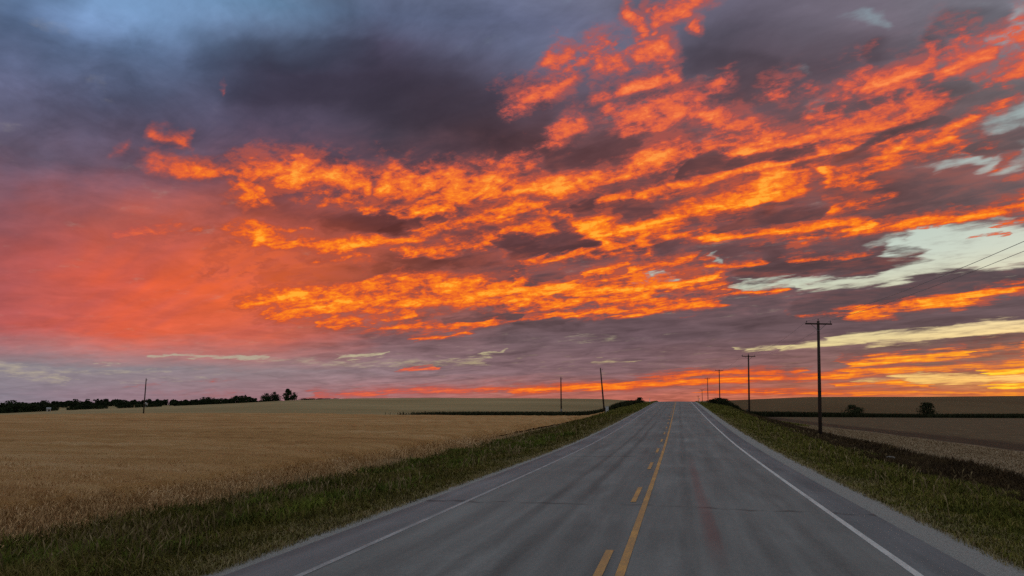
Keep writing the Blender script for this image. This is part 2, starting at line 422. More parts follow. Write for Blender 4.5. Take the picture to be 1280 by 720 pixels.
    def finish_group():
        """puts gaps and lit cloud on the deck"""
        T = bpy.data.node_groups.new('cloud layers', 'ShaderNodeTree')
        names = [('Lit', 'Float'), ('Glow', 'Float'), ('Gap', 'Float'), ('Grain', 'Float'), ('Gap grain', 'Float'), ('Warmth', 'Float'), ('Grain warm', 'Float'), ('Rose', 'Float'), ('Golden', 'Float'),
                 ('Deck', 'Color'), ('Clear', 'Color'), ('Cast', 'Color')]
        for nm, kind in names:
            T.interface.new_socket(nm, in_out='INPUT', socket_type='NodeSocket' + kind)
        T.interface.new_socket('Color', in_out='OUTPUT', socket_type='NodeSocketColor')
        h = G(T)
        gi, go = h.node('NodeGroupInput').outputs, h.node('NodeGroupOutput')
        ls = gi['Lit']
        deck_c = gi['Deck']
        deck_c = h.mix(h.mul(h.mul(gi['Warmth'], gi['Grain warm']), h.step(ls, -0.1, 0.4, 0.5, 1.0)), deck_c, gi['Cast'])
        wisp = h.step(h.add(gi['Glow'], gi['Grain']), 0.12, 0.95)
        wisp = h.mul(wisp, h.step(gi['Glow'], 0.0, 0.3))
        deck_c = h.mix(h.mul(wisp, 0.62), deck_c, h.mix(gi['Rose'], h.ramp(wisp, [(0.0, lin((128, 72, 70))), (0.5, lin((162, 76, 62))), (1.0, lin((204, 88, 54)))]), lin((176, 88, 82))))
        col = h.mix(h.step(h.add(gi['Gap'], gi['Gap grain']), 0.14, 1.25), deck_c, gi['Clear'])
        L = h.add(ls, gi['Grain'])
        lit = h.step(h.mul(L, h.step(ls, 0.0, 0.4)), 0.28, 1.46, smooth=False)
        hot = h.ramp(lit, HOT)
        hot = h.mix(gi['Rose'], hot, h.ramp(lit, ROSE))
        hot = h.mix(gi['Golden'], hot, h.ramp(lit, GOLD))
        T.links.new(h.mix(h.step(lit, 0.0, 0.56), col, hot), go.inputs[0])
        return T

    FIN = finish_group()

    def layers(lit_items, gap_items):
        fld = g.node('ShaderNodeGroup', node_tree=field_group(lit_items, gap_items))
        nt.links.new(Q, fld.inputs[0])
        n = g.node('ShaderNodeGroup', node_tree=FIN)
        for k, q in (('Gap', fld.outputs['Gap']), ('Lit', fld.outputs['Lit']), ('Glow', fld.outputs['Glow']), ('Grain', det), ('Gap grain', gd), ('Warmth', warmth), ('Grain warm', region),
                     ('Rose', rose), ('Golden', golden), ('Deck', base), ('Clear', clear), ('Cast', cast)):
            g.put(n.inputs[k], q)
        bgn = g.node('ShaderNodeBackground')
        nt.links.new(n.outputs[0], bgn.inputs['Color'])
        bgn.inputs['Strength'].default_value = 1.0
        return bgn.outputs[0]

    def boxes(items, soft, up=1.0):
        out = []
        for pts, w, val in items:
            q = np.array([bearing(*p) for p in pts])
            m = w * 0.0615 * soft + 0.02
            out.append((q[:, 0].min() - m, q[:, 0].max() + m, q[:, 1].min() - m, q[:, 1].max() + m * up))
        return out

    litB, gapB = boxes(LIT, HALO, 2.0), boxes(GAPS, 1.8)

    def split(a0, a1, e0, e1, depth):
        """the sky is cut into fields so that each field only works out the clouds that reach into it"""
        hit = lambda B: [i for i, (x0, x1, y0, y1) in enumerate(B) if x0 < a1 and x1 > a0 and y0 < e1 and y1 > e0]
        li, gi_ = hit(litB), hit(gapB)
        if depth == 0 or len(li) + len(gi_) <= 6:
            return layers([LIT[i] for i in li], [GAPS[i] for i in gi_])
        best = None
        for axis, lo, hi in ((0, a0, a1), (1, e0, e1)):
            for q in (0.3, 0.4, 0.5, 0.6, 0.7):
                c = lo + (hi - lo) * q
                B = [litB[i] for i in li] + [gapB[i] for i in gi_]
                k = 2 * axis
                cost = max(sum(b[k] < c for b in B), sum(b[k + 1] > c for b in B)) + 0.02 * abs(q - 0.5)
                if best is None or cost < best[0]:
                    best = (cost, axis, c)
        _, axis, c = best
        lowr = split(a0, c, e0, e1, depth - 1) if axis == 0 else split(a0, a1, e0, c, depth - 1)
        high = split(c, a1, e0, e1, depth - 1) if axis == 0 else split(a0, a1, c, e1, depth - 1)
        mx = g.node('ShaderNodeMixShader')
        g.put(mx.inputs[0], g.m('GREATER_THAN', az if axis == 0 else el, c))
        nt.links.new(lowr, mx.inputs[1]); nt.links.new(high, mx.inputs[2])
        return mx.outputs[0]

    inside = split(-60.0, 64.0, -5.0, 46.0, 6)
    outside = layers([], [])
    mx = g.node('ShaderNodeMixShader')
    within = g.mul(g.mul(g.m('GREATER_THAN', az, -60.0), g.m('LESS_THAN', az, 64.0)), g.mul(g.m('GREATER_THAN', el, -5.0), g.m('LESS_THAN', el, 46.0)))
    g.put(mx.inputs[0], within)
    nt.links.new(outside, mx.inputs[1]); nt.links.new(inside, mx.inputs[2])
    out = g.node('ShaderNodeOutputWorld')
    nt.links.new(mx.outputs[0], out.inputs['Surface'])
    world.cycles.sampling_method = 'MANUAL'
    world.cycles.sample_map_resolution = 1024
    return world


SKY_K = 0.1


def make_camera(scene):
    cam = bpy.data.cameras.new('camera')
    ob = bpy.data.objects.new('camera', cam)
    scene.collection.objects.link(ob)
    cam.sensor_width = 36.0
    cam.lens = 36.0 * FOCAL
    cam.clip_start = 0.1
    cam.clip_end = 20000
    ob.location = (0, 0, EYE)
    ob.rotation_euler = (math.pi / 2 + PITCH, 0, -YAW)
    scene.camera = ob
    scene.view_settings.view_transform = 'Standard'
    scene.view_settings.look = 'None'
    scene.view_settings.gamma = 1.0
    scene.view_settings.exposure = 0.0
    return ob

# ----------------------------------------------------------------------------
#  object helpers
# ----------------------------------------------------------------------------
RNG = np.random.default_rng(11)


def tag(o, label=None, category=None, group=None, kind=None):
    if label: o['label'] = label
    if category: o['category'] = category
    if group: o['group'] = group
    if kind: o['kind'] = kind
    return o


def link(o, parent=None):
    bpy.context.scene.collection.objects.link(o)
    if parent is not None:
        o.parent = parent
    return o


def empty(name, loc, rotz=0.0, tilt=(0, 0)):
    o = bpy.data.objects.new(name, None)
    o.empty_display_size = 0.3
    o.location = loc
    o.rotation_euler = (tilt[0], tilt[1], rotz)
    return link(o)


def mesh_object(name, verts, faces, mat, parent=None, smooth=True):
    me = bpy.data.meshes.new(name)
    if isinstance(verts, np.ndarray):
        verts = verts.reshape(-1, 3)
        me.vertices.add(len(verts))
        me.vertices.foreach_set('co', verts.astype(np.float32).ravel())
        tot = np.array([len(f) for f in faces], np.int32) if not isinstance(faces, np.ndarray) else np.full(len(faces), faces.shape[1], np.int32)
        flat = np.concatenate([np.asarray(f, np.int32) for f in faces]) if not isinstance(faces, np.ndarray) else faces.astype(np.int32).ravel()
        me.loops.add(len(flat))
        me.loops.foreach_set('vertex_index', flat)
        me.polygons.add(len(tot))
        me.polygons.foreach_set('loop_start', np.concatenate([[0], np.cumsum(tot)[:-1]]).astype(np.int32))
        me.polygons.foreach_set('loop_total', tot)
        me.update(calc_edges=True)
    else:
        me.from_pydata(verts, [], faces)
        me.update()
    if smooth:
        me.polygons.foreach_set('use_smooth', np.ones(len(me.polygons), bool))
    me.materials.append(mat)
    o = bpy.data.objects.new(name, me)
    return link(o, parent)


class Shape:
    """collects boxes, tapered tubes and lathes into one mesh"""
    def __init__(self):
        self.v, self.f = [], []

    def box(self, c, size, rot=None, bevel=0.0):
        hx, hy, hz = (q / 2 for q in size)
        pts = [(sx * hx, sy * hy, sz * hz) for sz in (-1, 1) for sy in (-1, 1) for sx in (-1, 1)]
        n = len(self.v)
        for p in pts:
            p = np.array(p)
            if rot is not None: p = rot @ p
            self.v.append(tuple(p + np.array(c)))
        for q in ((0, 2, 3, 1), (4, 5, 7, 6), (0, 1, 5, 4), (2, 6, 7, 3), (0, 4, 6, 2), (1, 3, 7, 5)):
            self.f.append(tuple(n + i for i in q))
        return self

    def tube(self, pts, radii, seg=8, caps=True):
        pts = [np.array(p, float) for p in pts]
        n0 = len(self.v)
        for i, p in enumerate(pts):
            d = pts[min(i + 1, len(pts) - 1)] - pts[max(i - 1, 0)]
            d = d / np.linalg.norm(d)
            up = np.array((0, 0, 1.0)) if abs(d[2]) < 0.9 else np.array((1.0, 0, 0))
            a = np.cross(d, up); a /= np.linalg.norm(a)
            b = np.cross(d, a)
            r = radii[i] if hasattr(radii, '__len__') else radii
            for k in range(seg):
                t = 2 * math.pi * k / seg
                self.v.append(tuple(p + r * (math.cos(t) * a + math.sin(t) * b)))
        for i in range(len(pts) - 1):
            for k in range(seg):
                k2 = (k + 1) % seg
                self.f.append((n0 + i * seg + k, n0 + i * seg + k2, n0 + (i + 1) * seg + k2, n0 + (i + 1) * seg + k))
        if caps:
            self.f.append(tuple(n0 + k for k in range(seg))[::-1])
            self.f.append(tuple(n0 + (len(pts) - 1) * seg + k for k in range(seg)))
        return self

    def build(self, name, mat, parent=None, smooth=False):
        o = mesh_object(name, self.v, self.f, mat, parent, smooth)
        return o


def material(name):
    m = bpy.data.materials.new(name)
    m.use_nodes = True
    m.node_tree.nodes.clear()
    g = G(m.node_tree)
    b = g.node('ShaderNodeBsdfPrincipled')
    o = g.node('ShaderNodeOutputMaterial')
    m.node_tree.links.new(b.outputs[0], o.inputs[0])
    b.inputs['Specular IOR Level'].default_value = 0.25
    b.inputs['Roughness'].default_value = 0.9
    return m, g, b


def bump(g, b, height, strength=0.5, distance=0.02):
    n = g.node('ShaderNodeBump')
    n.inputs['Strength'].default_value = strength
    n.inputs['Distance'].default_value = distance
    g.put(n.inputs['Height'], height)
    g.put(b.inputs['Normal'], n.outputs[0])


def position(g):
    return g.node('ShaderNodeNewGeometry').outputs['Position']


# ----------------------------------------------------------------------------
#  the lie of the land
# ----------------------------------------------------------------------------
ROAD_L, ROAD_R = -5.58, 3.62                # edges of the asphalt
LINE_L, LINE_R, MID_SOLID, MID_DASH = -4.63, 2.80, -0.77, -1.03
_ry = np.array([-80, 0, 22, 40, 60, 85, 109, 150, 191, 208, 222, 245, 300, 400, 600, 900, 6000.])
_rz = np.array([0, 0, 0, .07, .40, .92, 1.5, 2.47, 3.40, 3.58, 3.55, 3.2, 1.6, -1.5, -7, -12, -40.])


def road_z(y):
    y = np.asarray(y, float)
    s = 0
    for k, w in ((-9, .15), (-4.5, .2), (0, .3), (4.5, .2), (9, .15)):
        s = s + w * np.interp(y + k, _ry, _rz)
    return s


_hr = np.array([0, 150, 215, 260, 300, 350, 400, 470, 540, 640, 800, 1000, 1500, 3000, 9000.])
_hz = np.array([0, 0, 0, .9, 2.3, 4.0, 5.7, 7.8, 9.3, 9.6, 7.0, 2.0, -14, -60, -200.])
# how much of the rise each bearing gets (left of the road it dies away)
_ka = np.array([-180, -75, -47.4, -43.0, -38.0, -33.0, -29.0, -25.0, -18.0, -12.0, -6.0, -2.0, 3.0, 9.0, 25.0, 60, 180])
_kv = np.array([0.0, -0.15, -0.12, 0.12, 0.34, 0.58, 0.82, .96, 1.01, 0.98, 0.9, 0.70, 0.76, 0.99, 0.98, 0.8, 0.0])
# far ridge on the left that carries the wood
_fa = np.array([-180, -70, -50, -47, -44, -38, -32, -28, -24, 180])
_fv = np.array([0, 0.0, -1.0, 1.0, 3.3, 3.6, 2.4, 0.8, 0, 0.])


def sstep(x, a, b):
    t = np.clip((np.asarray(x, float) - a) / (b - a), 0, 1)
    return t * t * (3 - 2 * t)


def field_z(x, y):
    r = np.hypot(x, y)
    a = np.degrees(np.arctan2(x, y))
    k = np.interp(a, _ka, _kv)
    z = -0.5 + np.interp(r, _hr, _hz) * k
    z = z - 0.35 * sstep(-x, 60, 260) * sstep(y, 0, 150)
    far = np.interp(a, _fa, _fv)
    z = z + far * sstep(r, 620, 900) * (1 - sstep(r, 1200, 2600))
    # the brow the road climbs over
    z = z + 4.35 * np.exp(-((y - 216) / 34) ** 2 - (np.abs(x + 1) / np.where(x < -1, 17.0, 13.5)) ** 4)
    # low bank to the right of the brow
    z = z + 1.5 * np.exp(-((y - 205) / 18) ** 2 - ((x - 10.0) / 4.2) ** 2)
    z = z + 0.10 * np.sin(x * 0.045 + 1.0) * np.sin(y * 0.033 + 0.4) * sstep(r, 30, 120)
    return z


def ground_z(x, y):
    x = np.asarray(x, float); y = np.asarray(y, float)
    zr = road_z(y)
    H = field_z(x, y)
    dl, dr = ROAD_L - x, x - ROAD_R
    d = np.maximum(dl, dr)                      # distance outside the asphalt
    # side slopes: gravel edge, fall to the ditch, climb to the field
    side = np.interp(d, [-20, 0, 0.5, 1.2, 7.2, 8.6, 11.0], [-0.12, -0.10, -0.11, -0.24, -1.1, -1.1, -0.6])
    near = zr + side
    w = sstep(d, 6.5, 13.0)
    flat = H - 0.55 * np.exp(-((d - 8.2) / 2.2) ** 2)
    return near * (1 - w) + flat * w


def axis(parts):
    out = []
    for a, b, s in parts:
        out += list(np.arange(a, b, s))
    return np.array(out + [parts[-1][1]])


def on_ground(px, py, guess=None):
    """where the line of sight through a picture position meets the land"""
    d = _f * 924 + _r * (px - 640) + _u * (360 - py)
    d = d / np.hypot(d[0], d[1])
    for r in np.arange(5, 1500, 0.5):
        p = np.array((0, 0, EYE)) + d * r
        if p[2] <= ground_z(p[0], p[1]):
            return p[0], p[1], float(ground_z(p[0], p[1]))
    return None


def at_depth(px, y):
    """the point of the land seen in picture column px (at the horizon) at distance y along the road"""
    d = _f * 924 + _r * (px - 640) + _u * (360 - 509)
    x = d[0] / d[1] * y
    return x, y, float(ground_z(x, y))


def make_ground():
    xs = np.concatenate([-axis([(55, 400, 6), (400, 1500, 25), (1500, 6000, 250)])[::-1],
                         axis([(-54, -26, 1.0), (-26, 26, 0.4), (26, 55, 1.0)])[:-1],
                         axis([(55, 400, 6), (400, 1500, 25), (1500, 6000, 250)])])
    ys = axis([(-60, 0, 4), (0, 60, 0.7), (60, 260, 2), (260, 700, 6), (700, 1500, 20), (1500, 7000, 250)])
    X, Y = np.meshgrid(xs, ys)
    Z = ground_z(X, Y)
    inside = (X > ROAD_L + 0.05) & (X < ROAD_R - 0.05)
    Z = np.where(inside, Z - 0.08, Z)
    n, m = X.shape
    V = np.stack([X, Y, Z], -1)
    idx = np.arange(n * m).reshape(n, m)
    F = np.stack([idx[:-1, :-1], idx[:-1, 1:], idx[1:, 1:], idx[1:, :-1]], -1).reshape(-1, 4)
    o = mesh_object('ground', V, F, ground_material())
    tag(o, kind='structure')
    return o


def ground_material():
    m, g, b = material('ground')
    P = position(g)
    x, y, z = g.sep(P)
    wob = g.mul(g.sub(g.noise(P, 0.18, 4, 0.6), 0.5), 3.0)
    wob2 = g.mul(g.sub(g.noise(P, 0.9, 4, 0.6), 0.5), 1.6)
    xx = g.add(x, g.add(wob, wob2))
    n1 = g.noise(P, 0.35, 6, 0.6)
    n2 = g.noise(P, 6.0, 6, 0.65)
    n3 = g.noise(g.v('MULTIPLY', P, (1.0, 0.12, 1.0)), 1.3, 5, 0.6)
    # verge: cut grass with brown patches
    verge = g.ramp(g.add(g.mul(n1, 0.6), g.mul(n2, 0.4)), [(0.3, (0.050, 0.048, 0.008)), (0.5, (0.084, 0.078, 0.014)), (0.68, (0.135, 0.11, 0.033))])
    # worn strip by the gravel
    strip = g.ramp(n2, [(0.3, (0.10, 0.085, 0.035)), (0.7, (0.17, 0.13, 0.07))])
    gravel = g.ramp(g.noise(P, 38, 3, 0.7), [(0.3, (0.15, 0.145, 0.135)), (0.7, (0.36, 0.345, 0.32))])
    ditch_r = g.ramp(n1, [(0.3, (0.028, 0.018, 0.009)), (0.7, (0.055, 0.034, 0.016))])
    straw = g.ramp(g.add(g.mul(n3, 0.7), g.mul(n2, 0.3)), [(0.3, (0.20, 0.145, 0.086)), (0.7, (0.31, 0.23, 0.145))])
    browns = g.ramp(n3, [(0.3, (0.046, 0.028, 0.016)), (0.7, (0.072, 0.045, 0.026))])
    plough = g.ramp(g.add(g.mul(n3, 0.6), g.mul(n1, 0.4)), [(0.35, (0.082, 0.054, 0.028)), (0.65, (0.130, 0.088, 0.048))])
    hill_r = g.ramp(g.noise(g.v('MULTIPLY', P, (1.0, 0.3, 1.0)), 0.02, 5, 0.6), [(0.35, (0.090, 0.056, 0.024)), (0.65, (0.118, 0.076, 0.035))])
    soil = g.ramp(n1, [(0.3, (0.16, 0.10, 0.045)), (0.7, (0.26, 0.165, 0.08))])
    pale = g.ramp(g.noise(g.v('MULTIPLY', P, (0.5, 1.0, 1.0)), 0.018, 5, 0.6), [(0.38, (0.235, 0.170, 0.078)), (0.62, (0.320, 0.234, 0.116))])
    pale = g.mix(g.mul(g.step(x, -120, 0), 0.45), pale, (0.12, 0.092, 0.05))

    # right-hand side, from the road outwards
    right = g.mix(g.step(g.add(x, g.mul(wob2, 0.25)), 4.25, 4.65), gravel, strip)
    right = g.mix(g.step(xx, 4.6, 6.4), right, verge)
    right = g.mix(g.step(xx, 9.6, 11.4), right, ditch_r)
    right = g.mix(g.step(g.add(x, wob2), 12.6, 14.2), right, straw)
    right = g.mix(g.step(g.add(x, g.mul(wob, 0.5)), 18.2, 19.4), right, browns)
    right = g.mix(g.step(g.add(x, g.mul(wob, 0.5)), 22.0, 24.0), right, plough)
    right = g.mix(g.mul(g.step(y, 206, 212), g.step(x, 15.0, 19.0)), right, hill_r)
    # left-hand side
    left = g.mix(g.step(g.add(x, g.mul(wob2, 0.3)), -5.8, -6.1), gravel, strip)
    left = g.mix(g.step(xx, -6.2, -8.4), left, verge)
    left = g.mix(g.step(x, -14.2, -15.0), left, soil)
    left = g.mix(g.mul(g.step(y, 196, 200), g.step(g.add(x, wob), -11, -15)), left, pale)
    col = g.mix(g.step(x, -1.0, -0.9), left, right)
    g.put(b.inputs['Base Color'], col)
    b.inputs['Specular IOR Level'].default_value = 0.1
    b.inputs['Roughness'].default_value = 1.0
    bump(g, b, g.add(n2, g.mul(n1, 2.0)), 0.9, 0.12)
    return m


# ----------------------------------------------------------------------------
#  the road
# ----------------------------------------------------------------------------
def ribbon(name, x0, x1, ys, mat, lift=0.0, thick=0.0, nx=2, parent=None):
    xs = np.linspace(x0, x1, nx)
    X, Y = np.meshgrid(xs, ys)
    crown = -0.012 * np.abs(X + 0.8)
    Z = road_z(Y) + crown + lift
    n, m = X.shape
    V = np.stack([X, Y, Z], -1).reshape(-1, 3)
    idx = np.arange(n * m).reshape(n, m)
    F = np.stack([idx[:-1, :-1], idx[:-1, 1:], idx[1:, 1:], idx[1:, :-1]], -1).reshape(-1, 4)
    if thick:
        e = len(V)
        low = V.copy(); low[:, 2] -= thick
        V = np.concatenate([V, low])
        extra = []
        for c in (0, m - 1):
            i = idx[:, c]
            extra.append(np.stack([i[:-1], i[1:], i[1:] + e, i[:-1] + e], -1))
        F = np.concatenate([F] + extra)
    return mesh_object(name, V, F, mat, parent)


def asphalt_material():
    m, g, b = material('asphalt')
    P = position(g)
    x, y, z = g.sep(P)
    fine = g.noise(P, 75, 3, 0.7)
    grain = g.noise(P, 18, 4, 0.65)
    long_ = g.noise(g.v('MULTIPLY', P, (1.0, 0.05, 1.0)), 2.4, 6, 0.62)
    cloud = g.noise(g.v('MULTIPLY', P, (0.6, 0.35, 1.0)), 0.5, 5, 0.6)
    v = g.step(g.add(g.mul(long_, 0.55), g.mul(cloud, 0.45)), 0.34, 0.66, 0.095, 0.175, smooth=False)
    v = g.add(v, g.mul(g.sub(fine, 0.5), 0.15))
    v = g.add(v, g.mul(g.sub(grain, 0.5), 0.07))
    xw = g.add(x, g.mul(g.sub(g.noise(g.v('MULTIPLY', P, (0.2, 0.12, 1.0)), 1.0, 3, 0.5), 0.5), 0.30))
    dark = None
    for c, w, s in ((-2.87, 0.12, 0.34), (-2.22, 0.14, 0.34), (-1.55, 0.35, 0.12), (-3.75, 0.3, 0.12), (-1.05, 0.24, 0.20), (0.08, 0.14, 0.24), (1.05, 0.5, 0.09), (2.05, 0.35, 0.14)):
        q = g.step(g.m('ABSOLUTE', g.sub(xw, c)), 0.02, w * 1.6, s, 0.0)
        dark = q if dark is None else g.add(dark, q)
    dark = g.mul(dark, g.step(g.noise(g.v('MULTIPLY', P, (1.2, 0.09, 1.0)), 1.7, 5, 0.6), 0.3, 0.62, 0.5, 1.05))
    v = g.mul(v, g.sub(1.10, dark))
    # lighter worn patches where the stone shows through
    worn = g.step(g.noise(g.v('MULTIPLY', P, (1.0, 0.22, 1.0)), 0.8, 6, 0.62), 0.52, 0.68)
    v = g.mul(v, g.add(1.0, g.mul(worn, 0.22)))
    # sealed cracks that run across
    for yc, tilt, x0, x1 in ((16.0, -0.03, -6.2, 6), (31.5, 0.12, -6, -1.0), (52.0, -0.1, -6, 6), (74, 0.15, -6, 6), (9.3, 0.05, -1.0, 1.9)):
        cy = g.add(g.add(y, g.mul(x, -tilt)), g.mul(g.sub(g.noise(g.v('MULTIPLY', P, (1.0, 0.0, 0.0)), 1.1, 4, 0.6), 0.5), 0.9))
        q = g.step(g.m('ABSOLUTE', g.sub(cy, yc)), 0.05, 0.20, 0.5, 0.0)
        q = g.mul(q, g.mul(g.step(x, x0, x0 + 0.5), g.step(x, x1, x1 - 0.5)))
        q = g.mul(q, g.step(g.noise(P, 1.6, 3, 0.5), 0.38, 0.6))
        v = g.mul(v, g.sub(1.0, q))
    sh = g.m('MAXIMUM', g.step(x, -4.5, -4.75), g.step(x, 2.75, 2.95))
    tint = g.mix(sh, (0.985, 1.0, 0.955), (0.945, 0.96, 0.97))
    col = g.mix(1.0, tint, v, 'MULTIPLY')
    # faint red windscreen reflection along the right lane, painted into the asphalt colour
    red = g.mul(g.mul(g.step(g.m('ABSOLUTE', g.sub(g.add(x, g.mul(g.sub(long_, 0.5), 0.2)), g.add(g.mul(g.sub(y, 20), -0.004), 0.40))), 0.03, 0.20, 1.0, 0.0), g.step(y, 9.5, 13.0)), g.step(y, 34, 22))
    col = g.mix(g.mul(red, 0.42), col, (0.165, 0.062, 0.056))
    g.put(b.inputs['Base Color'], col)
    b.inputs['Roughness'].default_value = 0.85
    b.inputs['Specular IOR Level'].default_value = 0.2
    bump(g, b, g.add(fine, g.mul(grain, 0.6)), 0.45, 0.006)
    return m


def paint_material(name, c, wear=0.5, lo=0.35):
    m, g, b = material(name)
    P = position(g)
    n = g.add(g.mul(g.noise(P, 30, 5, 0.7), 0.6), g.mul(g.noise(g.v('MULTIPLY', P, (1, 0.3, 1)), 3.0, 5, 0.6), 0.4))
    w = g.step(n, lo, lo + 0.2)
    col = g.mix(w, tuple(q * 0.42 + 0.05 for q in c), c)
    g.put(b.inputs['Base Color'], col)
    b.inputs['Roughness'].default_value = 0.75
    bump(g, b, g.noise(P, 75, 3, 0.7), 0.4, 0.006)
    return m


def make_road():
    ys = axis([(-60, 0, 6), (0, 120, 1.0), (120, 320, 2.0), (320, 900, 10)])
    tag(ribbon('road', ROAD_L, ROAD_R, ys, asphalt_material(), 0.0, 0.25, nx=10), kind='structure')
    white = paint_material('white_road_paint', (0.50, 0.49, 0.47))
    yellow = paint_material('yellow_road_paint', (0.62, 0.32, 0.08), lo=0.45)
    faded = paint_material('faded_white_road_paint', (0.36, 0.355, 0.35), lo=0.42)
    tag(ribbon('edge_line', LINE_L - 0.05, LINE_L + 0.05, ys, faded, 0.004), kind='structure')
    tag(ribbon('edge_line', LINE_R - 0.055, LINE_R + 0.055, ys, white, 0.004), kind='structure')
    tag(ribbon('centre_line', MID_SOLID - 0.055, MID_SOLID + 0.055, ys, yellow, 0.004), kind='structure')
    # broken line: all dashes are one painted marking
    V, F = [], []
    for k in range(-2, 26):
        y0 = 7.99 + 8.5 * k
        for q in range(4):
            ya, yb = y0 + 3.0 * q / 4, y0 + 3.0 * (q + 1) / 4
            n = len(V)
            for xq, yq in ((MID_DASH - 0.055, ya), (MID_DASH + 0.055, ya), (MID_DASH + 0.055, yb), (MID_DASH - 0.055, yb)):
                V.append((xq, yq, float(road_z(yq)) - 0.012 * abs(xq + 0.8) + 0.004))
            F.append((n, n + 1, n + 2, n + 3))
    tag(mesh_object('broken_centre_line', V, F, yellow), kind='structure')


# ----------------------------------------------------------------------------
#  grass and crops
# ----------------------------------------------------------------------------
def blade_material(name, stops, attr='tint', rough=0.85, trans=0.0):
    m, g, b = material(name)
    a = g.node('ShaderNodeAttribute', attribute_name=attr)
    P = position(g)
    n = g.noise(P, 0.5, 4, 0.6)
    f = g.add(g.mul(a.outputs['Fac'], 0.5), g.mul(g.step(n, 0.3, 0.7, smooth=False), 0.5))
    g.put(b.inputs['Base Color'], g.ramp(f, stops))
    b.inputs['Roughness'].default_value = rough
    b.inputs['Specular IOR Level'].default_value = 0.12
    return m


def blades(name, x, y, h, w, lean, mat, head=0.0, droop=0.35):
    """one mesh of many upright leaves; head > 0 gives each stalk an ear"""
    N = len(x)
    z = ground_z(x, y) - 0.03
    th = RNG.uniform(0, 2 * math.pi, N)
    dx, dy = np.cos(th), np.sin(th)
    la = RNG.uniform(0, 2 * math.pi, N)
    lx, ly = np.cos(la) * lean * h, np.sin(la) * lean * h
    base = np.stack([x, y, z], -1)
    side = np.stack([dx * w / 2, dy * w / 2, np.zeros(N)], -1)
    mid = base + np.stack([lx * 0.35, ly * 0.35, h * 0.6], -1)
    tip = base + np.stack([lx, ly, h * (1 - droop * lean)], -1)
    if head:
        hs = side * head
        V = np.stack([base - side, base + side, mid + side * 0.7, mid - side * 0.7, mid + (tip - mid) * 0.55 + hs, mid + (tip - mid) * 0.55 - hs, tip], 1)
        k = 7
        q = np.array([(0, 1, 2, 3), (3, 2, 4, 5)]); t = np.array([(5, 4, 6)])
    else:
        V = np.stack([base - side, base + side, mid + side * 0.75, mid - side * 0.75, tip], 1)
        k = 5
        q = np.array([(0, 1, 2, 3)]); t = np.array([(3, 2, 4)])
    off = (np.arange(N) * k)[:, None, None]
    Q = (q[None] + off).reshape(-1, 4)
    T = (t[None] + off).reshape(-1, 3)
    me = bpy.data.meshes.new(name)
    V = V.reshape(-1, 3)
    me.vertices.add(len(V)); me.vertices.foreach_set('co', V.astype(np.float32).ravel())
    flat = np.concatenate([Q.ravel(), T.ravel()]).astype(np.int32)
    tot = np.concatenate([np.full(len(Q), 4), np.full(len(T), 3)]).astype(np.int32)
    me.loops.add(len(flat)); me.loops.foreach_set('vertex_index', flat)
    me.polygons.add(len(tot))
    me.polygons.foreach_set('loop_start', np.concatenate([[0], np.cumsum(tot)[:-1]]).astype(np.int32))
    me.polygons.foreach_set('loop_total', tot)
    me.update(calc_edges=True)
    at = me.attributes.new('tint', 'FLOAT', 'POINT')
    at.data.foreach_set('value', np.repeat(RNG.uniform(0, 1, N), k).astype(np.float32))
    me.materials.append(mat)
    return link(bpy.data.objects.new(name, me))


def scatter(n, x0, x1, y0, y1, power=2.0):
    """points thinning out with distance along the road"""
    u = RNG.uniform(0, 1, n)
    p = 1 - power
    y = (y0 ** p + u * (y1 ** p - y0 ** p)) ** (1 / p)
    x = RNG.uniform(x0, x1, n)
    return x, y


def patch(x, y, s, seed):
    """cheap smooth noise 0..1 for clumping"""
    r = np.random.default_rng(seed)
    v = 0
    for k in range(5):
        a, b, c = r.uniform(-1, 1, 3)
        v = v + np.sin((x * a + y * b) / s * 2.2 + c * 9)
    return 0.5 + v / 7


